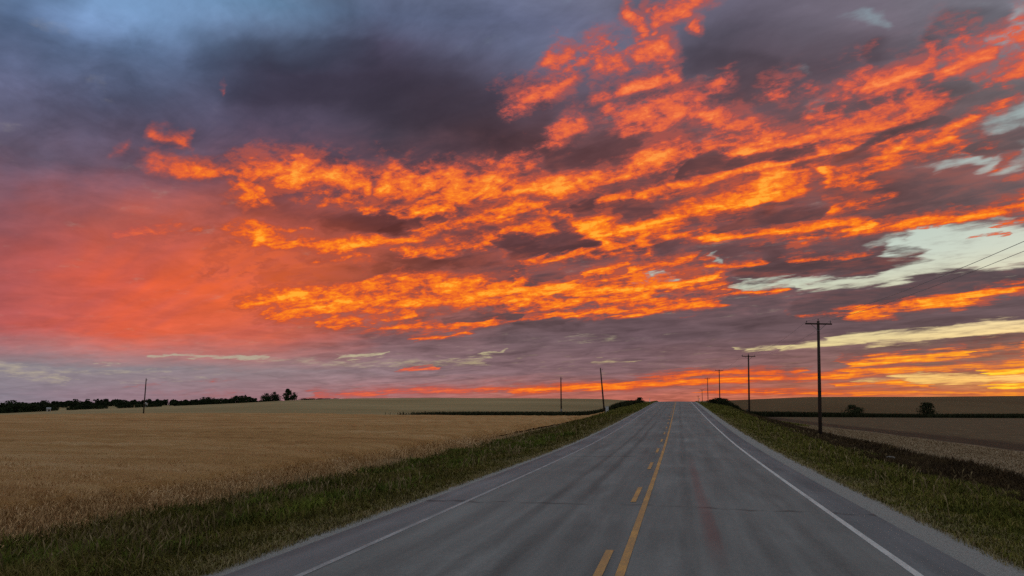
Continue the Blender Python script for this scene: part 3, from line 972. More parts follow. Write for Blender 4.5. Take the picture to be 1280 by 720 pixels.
def make_plants():
    green = blade_material('verge_grass', [(0.22, (0.038, 0.040, 0.006)), (0.42, (0.074, 0.076, 0.010)), (0.58, (0.125, 0.118, 0.018)), (0.8, (0.20, 0.15, 0.05))])
    # mown verge, both sides
    xs, ys = [], []
    for (a, b) in ((-14.6, -5.9), (4.5, 11.0)):
        x, y = scatter(105000, a, b, 5.5, 120, 1.7)
        xs.append(x); ys.append(y)
    x = np.concatenate(xs); y = np.concatenate(ys)
    edge = np.minimum(np.abs(x + 5.8), np.abs(x - 4.25))
    keep = RNG.uniform(0, 1, len(x)) < np.clip(0.25 + edge * 0.8, 0, 1)
    x, y = x[keep], y[keep]; edge = edge[keep]
    c = patch(x, y, 3.0, 5)
    h = (0.07 + 0.20 * np.clip(edge / 4, 0, 1)) * RNG.uniform(0.5, 1.5, len(x)) * (0.7 + 0.7 * c)
    w = 0.007 + 0.0009 * np.hypot(x, y) * RNG.uniform(0.7, 1.3, len(x))
    rough = blade_material('unmown_grass', [(0.22, (0.038, 0.033, 0.006)), (0.42, (0.066, 0.058, 0.009)), (0.58, (0.105, 0.092, 0.016)), (0.8, (0.16, 0.115, 0.042))])
    for q, mat_, nm in ((x < 0, rough, 'unmown_grass'), (x > 0, green, 'verge_grass')):
        tag(blades(nm, x[q], y[q], h[q], w[q], RNG.uniform(0.2, 1.0, q.sum()), mat_), kind='stuff')
    # bleached grass at the very edge of the gravel
    dry = blade_material('dry_edge_grass', [(0.2, (0.10, 0.085, 0.03)), (0.5, (0.18, 0.145, 0.062)), (0.8, (0.26, 0.20, 0.10))])
    xs, ys = [], []
    for a, b in ((-8.2, -5.85), (4.3, 6.2)):
        x, y = scatter(26000, a, b, 5.5, 110, 1.6)
        xs.append(x); ys.append(y)
    x = np.concatenate(xs); y = np.concatenate(ys)
    keep = RNG.uniform(0, 1, len(x)) < patch(x, y, 1.4, 8) * 1.1
    x, y = x[keep], y[keep]
    tag(blades('dry_grass', x, y, RNG.uniform(0.05, 0.18, len(x)), 0.006 + 0.0008 * y, RNG.uniform(0.3, 1.0, len(x)), dry), kind='stuff')
    # rank red-brown grass in the right-hand ditch
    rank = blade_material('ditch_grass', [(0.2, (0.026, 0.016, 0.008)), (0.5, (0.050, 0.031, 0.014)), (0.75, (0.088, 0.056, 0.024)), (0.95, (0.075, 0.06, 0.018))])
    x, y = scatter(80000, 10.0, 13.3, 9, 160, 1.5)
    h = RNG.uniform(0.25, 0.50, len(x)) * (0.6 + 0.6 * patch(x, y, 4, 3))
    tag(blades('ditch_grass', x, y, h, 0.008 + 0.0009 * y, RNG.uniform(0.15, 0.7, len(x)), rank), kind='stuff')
    # stubble of the strip beyond the ditch
    stub = blade_material('stubble', [(0.2, (0.20, 0.14, 0.08)), (0.6, (0.25, 0.18, 0.107)), (0.9, (0.30, 0.22, 0.137))])
    x, y = scatter(42000, 13.6, 18.4, 20, 150, 1.5)
    tag(blades('stubble', x, y, RNG.uniform(0.05, 0.16, len(x)), 0.010 + 0.0009 * y, RNG.uniform(0.2, 0.8, len(x)), stub), kind='stuff')
    # dead seed stems standing out of the verges
    stems = blade_material('seed_stems', [(0.2, (0.09, 0.065, 0.03)), (0.6, (0.17, 0.125, 0.06)), (0.9, (0.26, 0.20, 0.11))])
    xl, yl = scatter(5200, -14.4, -7.4, 7, 90, 1.5)
    xr, yr = scatter(3000, 5.6, 11.5, 7, 90, 1.5)
    x = np.concatenate([xl, xr]); y = np.concatenate([yl, yr])
    keep = RNG.uniform(0, 1, len(x)) < np.clip(1.6 * patch(x, y, 2.2, 13) - 0.4, 0, 1)
    x, y = x[keep], y[keep]
    tag(blades('seed_stems', x, y, RNG.uniform(0.28, 0.62, len(x)), 0.005 + 0.0006 * y, RNG.uniform(0.1, 0.5, len(x)), stems, head=2.2), kind='stuff')
    # ripe crop on the left: a closed canopy and standing stalks with ears
    ripe = blade_material('ripe_crop', [(0.15, (0.32, 0.19, 0.082)), (0.45, (0.41, 0.25, 0.115)), (0.7, (0.50, 0.32, 0.165)), (0.95, (0.58, 0.42, 0.25))])
    xs = np.concatenate([-axis([(15.6, 40, 0.5), (40, 120, 2.5), (120, 420, 10)])[::-1]])
    yy = axis([(-40, 4, 2.0), (4, 60, 0.6), (60, 199, 2.0)])
    X, Y = np.meshgrid(xs, yy)
    bumpy = 0.05 * np.sin(X * 3.1 + Y * 0.7) * np.sin(Y * 2.3 - X * 0.4) + RNG.uniform(-0.06, 0.06, X.shape)
    Z = ground_z(X, Y) + 0.36 + 0.26 * sstep(np.hypot(X, Y), 25, 80) + bumpy
    Z[:, -1] -= 0.5; Z[-1, :] -= 0.5
    n, m_ = X.shape
    idx = np.arange(n * m_).reshape(n, m_)
    F = np.stack([idx[:-1, :-1], idx[:-1, 1:], idx[1:, 1:], idx[1:, :-1]], -1).reshape(-1, 4)
    F = F[(Y < 168 + 31 * sstep(-X, 45, 100)).ravel()[F].all(axis=1)]
    tag(mesh_object('ripe_crop_canopy', np.stack([X, Y, Z], -1), F, canopy_material()), kind='stuff')
    u = RNG.uniform(0, 1, 260000)
    x = -(13.2 ** -0.6 + u * (70 ** -0.6 - 13.2 ** -0.6)) ** (-1 / 0.6)
    _, y = scatter(len(x), 0, 1, 5, 190, 1.25)
    ragged = x + 1.6 * (patch(x * 0.3, y, 2.5, 21) - 0.5) + RNG.normal(0, 0.55, len(x))
    keep = (ragged < -14.6) & (RNG.uniform(0, 1, len(x)) > sstep(np.hypot(x, y), 45, 85))
    x, y = x[keep], y[keep]
    h = RNG.uniform(0.36, 0.62, len(x)) * (0.82 + 0.3 * patch(x, y, 6, 2)) * np.clip(0.35 + 0.65 * sstep(-x, 13.2, 16.5), 0, 1)
    w = 0.0045 + 0.0005 * np.hypot(x, y)
    tag(blades('ripe_crop_stalks', x, y, h, w, RNG.uniform(0.1, 0.55, len(x)), ripe, head=1.6), kind='stuff')
    # weeds that stand out in the left ditch
    weed = blade_material('ditch_weeds', [(0.2, (0.04, 0.055, 0.007)), (0.6, (0.09, 0.11, 0.014)), (0.9, (0.15, 0.16, 0.025))])
    cx, cy = RNG.uniform(-14.3, -8.0, 150), RNG.uniform(9, 60, 150)
    k = RNG.integers(0, 150, 24000)
    x = cx[k] + RNG.normal(0, 0.30, len(k)); y = cy[k] + RNG.normal(0, 0.45, len(k))
    h = (0.18 + 0.32 * ((k * 37) % 100) / 100) * RNG.uniform(0.5, 1.1, len(k))
    tag(blades('ditch_weeds', x, y, h, 0.012 + 0.0009 * y, RNG.uniform(0.2, 0.9, len(k)), weed), kind='stuff')
    # dark unmown strip along the far field boundary
    bound = blade_material('boundary_growth', [(0.2, (0.012, 0.014, 0.005)), (0.6, (0.022, 0.025, 0.008)), (0.9, (0.040, 0.038, 0.014))])
    xa = RNG.uniform(-95, -11, 40000); ya = RNG.uniform(166, 206, len(xa))
    keepl = (ya > 170 + 29 * sstep(-xa, 45, 100)) & (RNG.uniform(0, 1, len(xa)) < sstep(-xa, 78, 40))
    xa, ya = xa[keepl], ya[keepl]
    xb = RNG.uniform(10, 190, 52000); yb = 205 + RNG.uniform(-6, 8, len(xb))
    x = np.concatenate([xa, xb]); y = np.concatenate([ya, yb])
    h = RNG.uniform(0.7, 1.15, len(x)) * np.where(x < 0, 1.6, 1.0 + 0.55 * sstep(x, 60, 20))
    tag(blades('boundary_growth', x, y, h, 0.16, RNG.uniform(0.2, 0.8, len(x)), bound), kind='stuff')
    # rough grass on the banks of the brow
    x = np.concatenate([RNG.uniform(-13, -5.8, 16000), RNG.uniform(4.4, 17, 22000)])
    y = RNG.uniform(105, 235, len(x))
    h = RNG.uniform(0.15, 0.5, len(x))
    tag(blades('bank_grass', x, y, h, 0.10, RNG.uniform(0.3, 0.9, len(x)), green), kind='stuff')


def canopy_material():
    m, g, b = material('ripe_crop_canopy')
    P = position(g)
    n1 = g.noise(g.v('MULTIPLY', P, (0.5, 1.0, 1.0)), 0.10, 6, 0.62)
    n2 = g.noise(P, 5.0, 6, 0.7)
    n3 = g.noise(g.v('MULTIPLY', P, (0.16, 0.6, 1.0)), 0.8, 6, 0.65)
    f = g.add(g.mul(n1, 0.42), g.add(g.mul(n2, 0.14), g.mul(n3, 0.44)))
    g.put(b.inputs['Base Color'], g.ramp(f, [(0.38, (0.25, 0.120, 0.038)), (0.5, (0.385, 0.208, 0.076)), (0.62, (0.47, 0.285, 0.13))]))
    b.inputs['Specular IOR Level'].default_value = 0.1
    bump(g, b, g.add(n2, n3), 1.0, 0.2)
    return m


# ----------------------------------------------------------------------------
#  trees and bushes
# ----------------------------------------------------------------------------
def leaf_material(name, lo, hi):
    m, g, b = material(name)
    P = position(g)
    info = g.node('ShaderNodeObjectInfo')
    n = g.add(g.mul(g.noise(P, 0.9, 4, 0.6), 0.7), g.mul(info.outputs['Random'], 0.3))
    g.put(b.inputs['Base Color'], g.ramp(n, [(0.3, lo), (0.75, hi)]))
    b.inputs['Specular IOR Level'].default_value = 0.1
    return m


def bark_material():
    m, g, b = material('bark')
    P = position(g)
    g.put(b.inputs['Base Color'], g.ramp(g.noise(g.v('MULTIPLY', P, (4, 4, 0.6)), 3, 5, 0.6), [(0.3, (0.035, 0.026, 0.02)), (0.7, (0.085, 0.066, 0.05))]))
    return m


def crown_arrays(rng, h, w, n, base=0.25, spire=0.0, leaf=0.35, lobes=9):
    """leaf-sized faces gathered in lobes over the crown's volume"""
    cen = []
    for k in range(lobes):
        t = rng.uniform(0, 1)
        zc = h * (base + (0.93 - base) * t)
        prof = (1 - t) ** (0.9) * spire + (1 - spire) * math.sqrt(max(0.05, 1 - (2 * t - 0.85) ** 2 * 0.8))
        a = rng.uniform(0, 2 * math.pi); rr = w * 0.5 * prof * rng.uniform(0.25, 0.75)
        cen.append((math.cos(a) * rr, math.sin(a) * rr, zc, w * (0.16 + 0.16 * rng.uniform()) * (0.45 + 0.55 * prof)))
    cen = np.array(cen)
    k = rng.integers(0, lobes, n)
    d = rng.normal(0, 1, (n, 3)); d /= np.linalg.norm(d, axis=1)[:, None]
    rad = cen[k, 3] * rng.uniform(0.55, 1.12, n)
    p = cen[k, :3] + d * rad[:, None] * np.array((1, 1, 0.8))
    p[:, 2] = np.clip(p[:, 2], h * base * 0.35, h)
    u = rng.normal(0, 1, (n, 3)); u /= np.linalg.norm(u, axis=1)[:, None]
    v = np.cross(u, rng.normal(0, 1, (n, 3))); v /= np.linalg.norm(v, axis=1)[:, None]
    s = leaf * rng.uniform(0.6, 1.3, n)[:, None]
    V = np.stack([p - u * s * 0.5, p + v * s * 0.35, p + u * s * 0.5, p - v * s * 0.35], 1)
    return V.reshape(-1, 3), np.arange(n * 4).reshape(-1, 4), cen


def trunk_shape(rng, h, w, cen, base):
    s = Shape()
    top = h * 0.8
    r = max(0.05, h * 0.022)
    bend = rng.normal(0, 0.03 * h, 2)
    pts = [(0, 0, -0.3), (bend[0] * 0.3, bend[1] * 0.3, h * 0.3), (bend[0], bend[1], top)]
    s.tube(pts, [r * 1.4, r, r * 0.3], 7)
    for c in cen[:6]:
        z0 = min(max(0.12 * h, c[2] * 0.6), top * 0.9)
        s.tube([(bend[0] * 0.4, bend[1] * 0.4, z0), tuple(c[:3])], [r * 0.5, r * 0.15], 5)
    return s


class TreeKind:
    def __init__(self, seed, h, w, n, leafmat, barkmat, base=0.25, spire=0.0, leaf=0.35, lobes=9):
        rng = np.random.default_rng(seed)
        V, F, cen = crown_arrays(rng, h, w, n, base, spire, leaf, lobes)
        self.crown = bpy.data.meshes.new('crown')
        self.crown.from_pydata(V.tolist(), [], F.tolist()); self.crown.materials.append(leafmat)
        t = trunk_shape(rng, h, w, cen, base)
        self.trunk = bpy.data.meshes.new('trunk')
        self.trunk.from_pydata(t.v, [], t.f); self.trunk.materials.append(barkmat)
        self.h = h

    def place(self, name, loc, scale, label, category, group=None, rotz=0.0, stem='trunk', leaves='crown'):
        root = empty(name, (loc[0], loc[1], loc[2] - 0.05), rotz)
        root.scale = scale if hasattr(scale, '__len__') else (scale,) * 3
        tag(root, label, category, group)
        link(bpy.data.objects.new(stem, self.trunk), root)
        link(bpy.data.objects.new(leaves, self.crown), root)
        return root


def make_trees():
    leaf = leaf_material('dark_foliage', (0.012, 0.018, 0.007), (0.034, 0.046, 0.018))
    leaf2 = leaf_material('bush_foliage', (0.014, 0.016, 0.007), (0.036, 0.040, 0.016))
    bark = bark_material()
    kinds = [TreeKind(31 + i, 6.0, 6.5 + i * 0.6, 1100, leaf, bark, base=0.06, leaf=0.75, lobes=16) for i in range(4)]
    tall = TreeKind(51, 8.0, 4.6, 1700, leaf, bark, base=0.05, spire=0.6, leaf=0.6, lobes=34)
    round_ = TreeKind(52, 6.0, 7.5, 1700, leaf, bark, base=0.05, leaf=0.6, lobes=26)
    bushk = [TreeKind(71 + i, 3.0, 5.0, 2200, leaf2, bark, base=0.06, leaf=0.30, lobes=22) for i in range(3)]

    def spot(px, r):
        a = math.radians(bearing(px, 509)[0])
        x, y = r * math.sin(a), r * math.cos(a)
        return x, y, float(ground_z(x, y))

    # the row of trees along the top of the pale field, left
    rng = np.random.default_rng(7)
    px = -12.0
    while px < 322:
        r = 545 + rng.uniform(-12, 25)
        hpx = float(np.interp(px, [-20, 40, 66, 72, 88, 94, 130, 150, 190, 215, 250, 300, 325], [9.5, 9, 6, 2.5, 2.5, 4.2, 3.6, 3.2, 4.0, 3.6, 6.5, 7.0, 6.5])) * rng.uniform(0.6, 1.45)
        if 73 < px < 85 or 134 < px < 146 or 166 < px < 170 or 203 < px < 216:
            px += 3.0
            continue
        k = kinds[int(rng.integers(0, 4))]
        s = hpx * r / 924 / k.h
        p = spot(px, r)
        k.place('hedgerow_tree', p, (s * rng.uniform(0.9, 1.3), s * rng.uniform(0.9, 1.3), s), 'dark rounded tree in the row along the top of the pale left field', 'tree',
                'trees in the row along the pale field', rng.uniform(0, 6.28))
        px += max(2.6, hpx * 0.75) * rng.uniform(0.7, 1.1)
    p = spot(306, 548); tall.place('pointed_tree', p, 8.0 * 548 / 924 / 8.0 * 1.2, 'small pointed tree rising from the left tree row, between low crowns', 'tree')
    p = spot(332, 548); round_.place('rounded_tree', p, (1.15, 1.15, 10.0 * 548 / 924 / 6.0), 'broad rounded tree two trees left of the tallest in the left tree row', 'tree')
    p = spot(344, 546); round_.place('leafy_tree', p, (1.05, 1.05, 11.0 * 546 / 924 / 6.0), 'round-topped tree leaning against the tallest tree of the left row', 'tree', rotz=2.0)
    p = spot(359, 546); tall.place('tall_tree', p, (1.75, 1.75, 14.5 * 546 / 924 / 8.0), 'tallest tree of the left row, spiky dark crown against the sunset', 'tree')
    p = spot(366, 546); round_.place('low_tree', p, (0.80, 0.80, 9.5 * 546 / 924 / 6.0), 'last rounded tree at the right end of the left tree row', 'tree', rotz=4.0)
    for i, q in enumerate((380, 390, 400, 409, 419)):
        p = spot(q, 548)
        bushk[i % 3].place('low_bush', p, (1.9, 1.2, (2.0 - 0.3 * i) * 548 / 924 / 3.0), 'low dark bush trailing off to the right of the left tree row', 'bush', 'low bushes past the tree row', i * 1.3, 'stem', 'foliage')
    # the wood on the far ridge
    V, F, n = [], [], 0
    for i in range(560):
        a = rng.uniform(-52, -27.5)
        r = rng.uniform(720, 1000)
        x, y = r * math.sin(math.radians(a)), r * math.cos(math.radians(a))
        hpx = float(np.interp(a, [-52, -48.5, -46.5, -44, -41, -38, -36, -33, -29, -27.5], [3, 3, 6, 6.8, 6.8, 6.2, 5.5, 5, 4, 2]))
        h = hpx * r / 924 * rng.uniform(0.6, 1.25) * float(np.interp(r, [720, 1000], [0.8, 1.0]))
        v, f, c = crown_arrays(rng, h, h * rng.uniform(0.9, 1.4), 150, 0.05, 0.0, 1.7, 9)
        V.append(v + np.array((x, y, float(ground_z(x, y)) - 0.3))); F.append(f + n); n += len(v)
    tag(mesh_object('far_wood', np.concatenate(V), np.concatenate(F), leaf, smooth=False), kind='stuff')

    # lone bushes on the right
    x, y, z = at_depth(1066, 207)
    bushk[0].place('field_bush', (x, y, z), (1.12, 1.12, 1.02), 'low wide dark bush alone on the field boundary right of the first utility pole', 'bush', None, 0.4, 'stem', 'foliage')
    x, y, z = at_depth(1160, 207)
    bushk[1].place('round_bush', (x, y, z), (0.94, 0.94, 1.22), 'rounder taller dark bush alone on the field boundary, farther right', 'bush', None, 1.2, 'stem', 'foliage')
    # bushes on the brow
    for q, yy, s, lab in ((899, 196, (0.80, 1.0, 0.62), 'dark bush on top of the bank right of the brow, below the third pole'),
                          (905, 190, (0.74, 0.9, 0.62), 'dark bush on the right flank of the bank, sloping to the field'),
                          (891, 196, (0.66, 0.8, 0.42), 'low dark bush on the road side of the bank right of the brow')):
        x, y, z = at_depth(q, yy)
        bushk[2].place('bank_bush', (x, y, z), s, lab, 'bush', None, q * 0.7, 'stem', 'foliage')
    x, y, z = at_depth(800, 212)
    bushk[0].place('brow_bush', (x, y, z), (0.62, 0.62, 0.66), 'small dark bush left of the road just before the brow', 'bush', None, 2.2, 'stem', 'foliage')
    for i, q in enumerate((790, 782)):
        x, y, z = at_depth(q, 215)
        bushk[1 + i % 2].place('brow_scrub', (x, y, z), (0.55, 0.55, 0.30 - 0.06 * i), ('knee-high scrub beside the small bush left of the brow', 'lowest scrub at the left end of the bushes left of the brow')[i], 'bush', None, i * 2.0, 'stem', 'foliage')


# ----------------------------------------------------------------------------
#  poles, wires and roadside things
# ----------------------------------------------------------------------------
def wood_material():
    m, g, b = material('weathered_pole_wood')
    P = position(g)
    n = g.noise(g.v('MULTIPLY', P, (8, 8, 0.5)), 3.0, 6, 0.65)
    g.put(b.inputs['Base Color'], g.ramp(n, [(0.3, (0.018, 0.012, 0.009)), (0.7, (0.050, 0.034, 0.026))]))
    b.inputs['Roughness'].default_value = 0.9
    bump(g, b, n, 0.5, 0.01)
    return m


def plain(name, c, rough=0.6, metal=0.0, vary=0.25):
    m, g, b = material(name)
    P = position(g)
    n = g.noise(P, 6.0, 4, 0.6)
    g.put(b.inputs['Base Color'], g.ramp(n, [(0.3, tuple(q * (1 - vary) for q in c)), (0.7, c)]))
    b.inputs['Roughness'].default_value = rough
    b.inputs['Metallic'].default_value = metal
    return m


def rot_z(a):
    c, s = math.cos(a), math.sin(a)
    return np.array(((c, -s, 0), (s, c, 0), (0, 0, 1)))


def crossarm_pole(loc, h, label, wood, glass, steel, group, tilt=(0, 0), thick=1.0):
    root = empty('utility_pole', loc, 0.0, tilt)
    tag(root, label, 'utility pole', group)
    s = Shape(); s.tube([(0, 0, -1.0), (0, 0, h * 0.5), (0, 0, h)], [0.17 * thick, 0.145 * thick, 0.115 * thick], 12)
    s.build('pole_shaft', wood, root, True)
    za = h - 0.28
    a = Shape(); a.box((0, -0.15 * thick, za), (2.3, 0.10, 0.13)); arm = a.build('crossarm', wood, root)
    for sx in (-1, 1):
        b = Shape(); b.tube([(sx * 0.62, -0.12 * thick, za - 0.06), (sx * 0.03, -0.15 * thick, za - 0.62)], 0.022, 6)
        b.build('brace', steel, arm)
    for xq, zq in ((-1.02, za + 0.065), (1.02, za + 0.065), (0.0, h)):
        i = Shape()
        yq = -0.15 * thick if xq else 0.0
        i.tube([(xq, yq, zq), (xq, yq, zq + 0.10), (xq, yq, zq + 0.11), (xq, yq, zq + 0.16), (xq, yq, zq + 0.17), (xq, yq, zq + 0.23)], [0.02, 0.02, 0.065, 0.06, 0.045, 0.03], 8)
        i.build('insulator', glass, root, True)
    return root


def plain_pole(loc, h, label, wood, glass, steel, group=None, tilt=(0, 0), guard=False):
    root = empty('utility_pole', loc, 0.0, tilt)
    tag(root, label, 'utility pole', group)
    s = Shape(); s.tube([(0, 0, -1.0), (0, 0, h * 0.5), (0, 0, h)], [0.20, 0.17, 0.13], 12)
    s.build('pole_shaft', wood, root, True)
    i = Shape(); i.tube([(0, 0, h), (0, 0, h + 0.08), (0, 0, h + 0.09), (0, 0, h + 0.2)], [0.025, 0.025, 0.08, 0.05], 8); i.build('insulator', glass, root, True)
    b = Shape(); b.tube([(0.12, 0, h - 0.5), (0.42, 0, h - 0.36)], 0.03, 6); b.tube([(0.42, 0, h - 0.40), (0.42, 0, h - 0.2)], [0.07, 0.05], 8); b.build('side_bracket', steel, root)
    if guard:
        q = Shape(); q.box((0.02, -0.22, 1.75), (0.34, 0.16, 0.62)); q.build('meter_box', steel, root)
    return root


def sag_line(a, b, sag, n=24):
    t = np.linspace(0, 1, n)[:, None]
    p = np.array(a)[None] * (1 - t) + np.array(b)[None] * t
    p[:, 2] -= 4 * sag * (t[:, 0] * (1 - t[:, 0]))
    return [tuple(q) for q in p]


def make_poles():
    wood = wood_material()
    glass = plain('grey_porcelain', (0.12, 0.11, 0.11), 0.35)
    steel = plain('galvanised_steel', (0.22, 0.22, 0.23), 0.55, 0.6)
    dark = plain('aluminium_cable', (0.30, 0.30, 0.31), 0.6)
    # right-hand line: picture column, distance, height of the top in the picture
    spec = [(1026.5, 72.0, 402, 'nearest and tallest wooden utility pole with crossarm, right of the road'),
            (937.5, 137.0, 444.5, 'second wooden crossarm pole along the right side, before the bank'),
            (900.5, 232.0, 463, 'third crossarm pole, rising behind the bushy bank right of the brow'),
            (885.5, 330.0, 473, 'fourth crossarm pole, its foot hidden beyond the brow of the road'),
            (878.3, 425.0, 487, 'fifth crossarm pole, faint and small beyond the brow'),
            (873.3, 520.0, 495, 'farthest crossarm pole, only its tip above the brow')]
    tops = []
    grp = 'crossarm poles along the right side of the road'
    for (px, y, ytop, lab), lean in zip(spec, (2.5, 2.0, 1.2, 0.8, 0.3, -0.4)):
        x, y, z = at_depth(px, y)
        depth = x * _f[0] / math.cos(PITCH) + y * _f[1] / math.cos(PITCH)
        ztop = EYE + (509 - ytop) / 924 * depth
        h = ztop - z
        crossarm_pole((x - math.sin(math.radians(lean)) * h * 0.5, y, z), h, lab, wood, glass, steel, grp, (0, math.radians(lean)), 1.0)
        tops.append((x + math.sin(math.radians(lean)) * h * 0.5, y, z + h * math.cos(math.radians(lean))))
    # the next pole towards the camera stands outside the picture
    x0, y0 = 16.3, -12.0
    z0 = float(ground_z(x0, y0))
    crossarm_pole((x0, y0, z0), 10.6, 'crossarm pole on the near end of the wires, beside the right ditch', wood, glass, steel, grp)
    tops = [(x0, y0, z0 + 10.6)] + tops
    for dx, dz, sg, lab in ((-1.02, 0.015, 1.55, 'overhead wire on the road side of the right-hand crossarm poles'), (1.02, 0.015, 1.1, 'overhead wire on the field side of the right-hand crossarm poles')):
        s = Shape()
        for i, (a, b) in enumerate(zip(tops[:-1], tops[1:])):
            yq = -0.15
            pa = (a[0] + dx, a[1] + yq, a[2] + dz); pb = (b[0] + dx, b[1] + yq, b[2] + dz)
            s.tube(sag_line(pa, pb, sg if i == 0 else 0.9, 22), 0.012 if i == 0 else 0.009, 6)
        o = s.build('power_line', dark, None, True)
        tag(o, lab, 'power line', 'overhead wires of the right-hand pole line')

    # left-hand poles
    def left_pole(px, y, ytop, lab, lean=0.0, **k):
        x, y, z = at_depth(px, y)
        depth = x * _f[0] / math.cos(PITCH) + y * _f[1] / math.cos(PITCH)
        h = EYE + (509 - ytop) / 924 * depth - z
        plain_pole((x, y, z), h, lab, wood, glass, steel, None, (0, lean), **k)
        return x, y, z
    lx, ly, lz = left_pole(755.5, 168, 461, 'leaning wooden pole without crossarm left of the road, pale cabinet at its foot', math.radians(-4.0))
    left_pole(701.5, 196, 472.5, 'upright wooden pole with a small box low down, left of the leaning pole', 0.0, guard=True)
    left_pole(180, 190, 474, 'lone thin pole in front of the dark trees at the far left')

    # pale utility cabinet at the foot of the leaning pole
    pale = plain('pale_painted_metal', (0.42, 0.44, 0.46), 0.5)
    x, y, z = at_depth(758.8, 163)
    c = empty('utility_cabinet', (x, y, z), 0.1)
    tag(c, 'pale grey roadside cabinet standing at the foot of the leaning pole', 'cabinet')
    s = Shape(); s.box((0, 0, 0.78), (0.66, 0.5, 1.5)); s.build('housing', pale, c)
    s = Shape(); s.box((0, -0.258, 0.8), (0.56, 0.012, 1.3)); d = s.build('door', plain('cabinet_door', (0.38, 0.40, 0.42), 0.5), c)
    s = Shape(); s.box((0.2, -0.275, 0.8), (0.04, 0.02, 0.16)); s.build('handle', steel, d)
    s = Shape(); s.box((0, -0.01, 1.555), (0.74, 0.6, 0.05)); s.build('lid', pale, c)
    s = Shape(); s.box((0, 0, -0.05), (0.74, 0.58, 0.16)); s.build('plinth', plain('concrete', (0.3, 0.3, 0.29), 0.9), c)

    # white delineator posts by the brow
    white = plain('white_plastic', (0.72, 0.72, 0.70), 0.5)
    refl = plain('amber_reflector', (0.55, 0.25, 0.04), 0.3)
    for q, yy, lab in ((812.5, 178, 'white delineator post on the left verge near the brow'), (875.0, 186, 'white delineator post on the right verge near the brow')):
        x, y, z = at_depth(q, yy)
        o = empty('delineator_post', (x, y, z))
        tag(o, lab, 'delineator', 'delineator posts near the brow')
        s = Shape(); s.box((0, 0, 0.5), (0.13, 0.05, 1.3)); s.build('post', white, o)
        s = Shape(); s.box((0, -0.03, 0.98), (0.09, 0.012, 0.16)); s.build('reflector', refl, o)
    # small marker in the right-hand field
    x, y, z = at_depth(934.3, 188)
    o = empty('field_marker', (x, y, z))
    tag(o, 'short dark marker post with a small plate, left of the second pole', 'marker')
    s = Shape(); s.tube([(0, 0, -0.3), (0, 0, 1.7)], 0.05, 8); s.build('post', wood, o)
    s = Shape(); s.box((0, -0.07, 1.5), (0.5, 0.03, 0.4)); s.build('plate', plain('dark_plate', (0.05, 0.045, 0.04), 0.6), o)


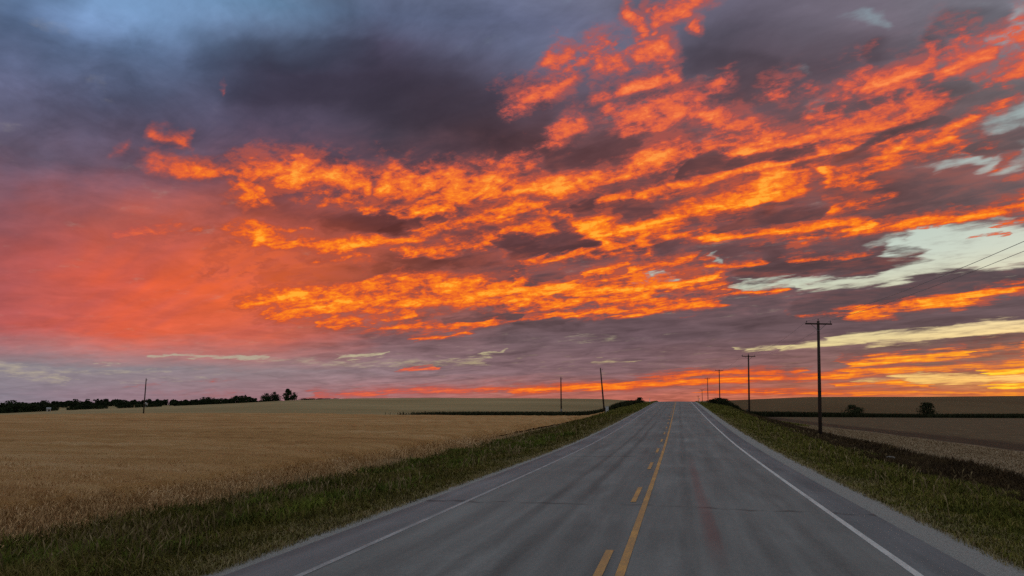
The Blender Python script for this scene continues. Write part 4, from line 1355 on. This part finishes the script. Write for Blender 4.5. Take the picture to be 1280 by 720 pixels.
def make_small_things():
    # pale stone at the edge of the ditch, right
    p = on_ground(1114, 578)
    rng = np.random.default_rng(4)
    import bmesh
    bm = bmesh.new()
    bmesh.ops.create_icosphere(bm, subdivisions=3, radius=1.0)
    dirs = rng.normal(0, 1, (7, 3)); dirs /= np.linalg.norm(dirs, axis=1)[:, None]; cut = rng.uniform(0.55, 0.85, 7)
    for v in bm.verts:
        q = np.array(v.co)
        for d, c in zip(dirs, cut):
            t = q @ d
            if t > c: q = q - d * (t - c) * 0.9
        q = q * (1 + 0.03 * math.sin(q[0] * 9) * math.sin(q[1] * 8 + 1))
        v.co = (q[0] * 0.25, q[1] * 0.2, q[2] * 0.16)
    me = bpy.data.meshes.new('pale_stone'); bm.to_mesh(me); bm.free()
    m, g, b = material('pale_stone')
    g.put(b.inputs['Base Color'], g.ramp(g.noise(position(g), 14, 5, 0.6), [(0.3, (0.12, 0.11, 0.10)), (0.7, (0.24, 0.22, 0.20))]))
    me.materials.append(m)
    o = bpy.data.objects.new('pale_stone', me)
    o.location = (p[0], p[1], p[2] + 0.20)
    link(o)
    tag(o, 'pale angular stone lying in the grass beside the dark right-hand ditch', 'stone')

    # small white shed far left at the edge of the trees
    a = math.radians(bearing(61.0, 509)[0]); r = 505
    x, y = r * math.sin(a), r * math.cos(a)
    o = empty('field_shed', (x, y, float(ground_z(x, y))), -a)
    o.scale = (0.75, 0.75, 0.72)
    tag(o, 'tiny white shed at the foot of the trees, far left', 'shed')
    wall = plain('white_boards', (0.34, 0.33, 0.30), 0.8)
    s = Shape(); s.box((0, 0, 1.15), (2.8, 2.4, 2.5)); s.build('wall', wall, o)
    s = Shape()
    n = len(s.v)
    s.v += [(-1.6, -1.45, 2.39), (1.6, -1.45, 2.39), (1.6, 0, 3.1), (-1.6, 0, 3.1), (1.6, 1.45, 2.39), (-1.6, 1.45, 2.39)]
    s.f += [(0, 1, 2, 3), (3, 2, 4, 5), (0, 3, 5), (1, 4, 2), (0, 5, 4, 1)]
    s.build('roof', plain('grey_tin', (0.35, 0.35, 0.35), 0.6), o)
    s = Shape(); s.box((0.3, -1.215, 0.85), (0.9, 0.03, 1.7)); s.build('door', plain('dark_door', (0.03, 0.025, 0.02), 0.8), o)
    # pale grain bin among the low trees behind the lone pole
    a = math.radians(bearing(181.8, 509)[0]); r = 560
    x, y = r * math.sin(a), r * math.cos(a)
    o = empty('grain_bin', (x, y, float(ground_z(x, y))), -a)
    tag(o, 'small pale round grain bin just right of the lone thin pole, far left', 'grain bin')
    tin = plain('pale_tin', (0.42, 0.40, 0.38), 0.55)
    s = Shape()
    zs = np.linspace(-0.2, 2.5, 12)
    s.tube([(0, 0, float(q)) for q in zs], [1.35 + 0.015 * (i % 2) for i in range(12)], 24); s.build('wall', tin, o, True)
    s = Shape(); s.tube([(0, 0, 2.5), (0, 0, 3.2), (0, 0, 3.35)], [1.45, 0.3, 0.25], 24); s.build('roof', tin, o, True)


def make_sun(scene):
    l = bpy.data.lights.new('sun', 'SUN')
    l.energy = SUN_E
    l.angle = math.radians(12)
    l.color = (1.0, 0.62, 0.38)
    o = bpy.data.objects.new('sun', l)
    scene.collection.objects.link(o)
    a, e = math.radians(SUN_AZ), math.radians(max(SUN_EL, 2.0))
    # lamp points along -Z of its own axes, from the sun to the land
    o.rotation_euler = (math.pi / 2 - e, 0, math.pi - a + 0.0)
    return o


SUN_E = 0.06


def main():
    scene = bpy.context.scene
    scene.render.engine = 'CYCLES'
    make_camera(scene)
    make_sky(scene)
    make_sun(scene)
    make_ground()
    make_road()
    make_plants()
    make_trees()
    make_poles()
    make_small_things()
    scene.cycles.max_bounces = 3
    scene.cycles.sample_clamp_direct = 1.2
    scene.cycles.sample_clamp_indirect = 0.8
    scene.cycles.diffuse_bounces = 2
    scene.cycles.glossy_bounces = 1
    scene.cycles.use_adaptive_sampling = True
    scene.cycles.adaptive_threshold = 0.02
    scene.cycles.use_denoising = False
    scene.view_settings.exposure = 0.0


main()
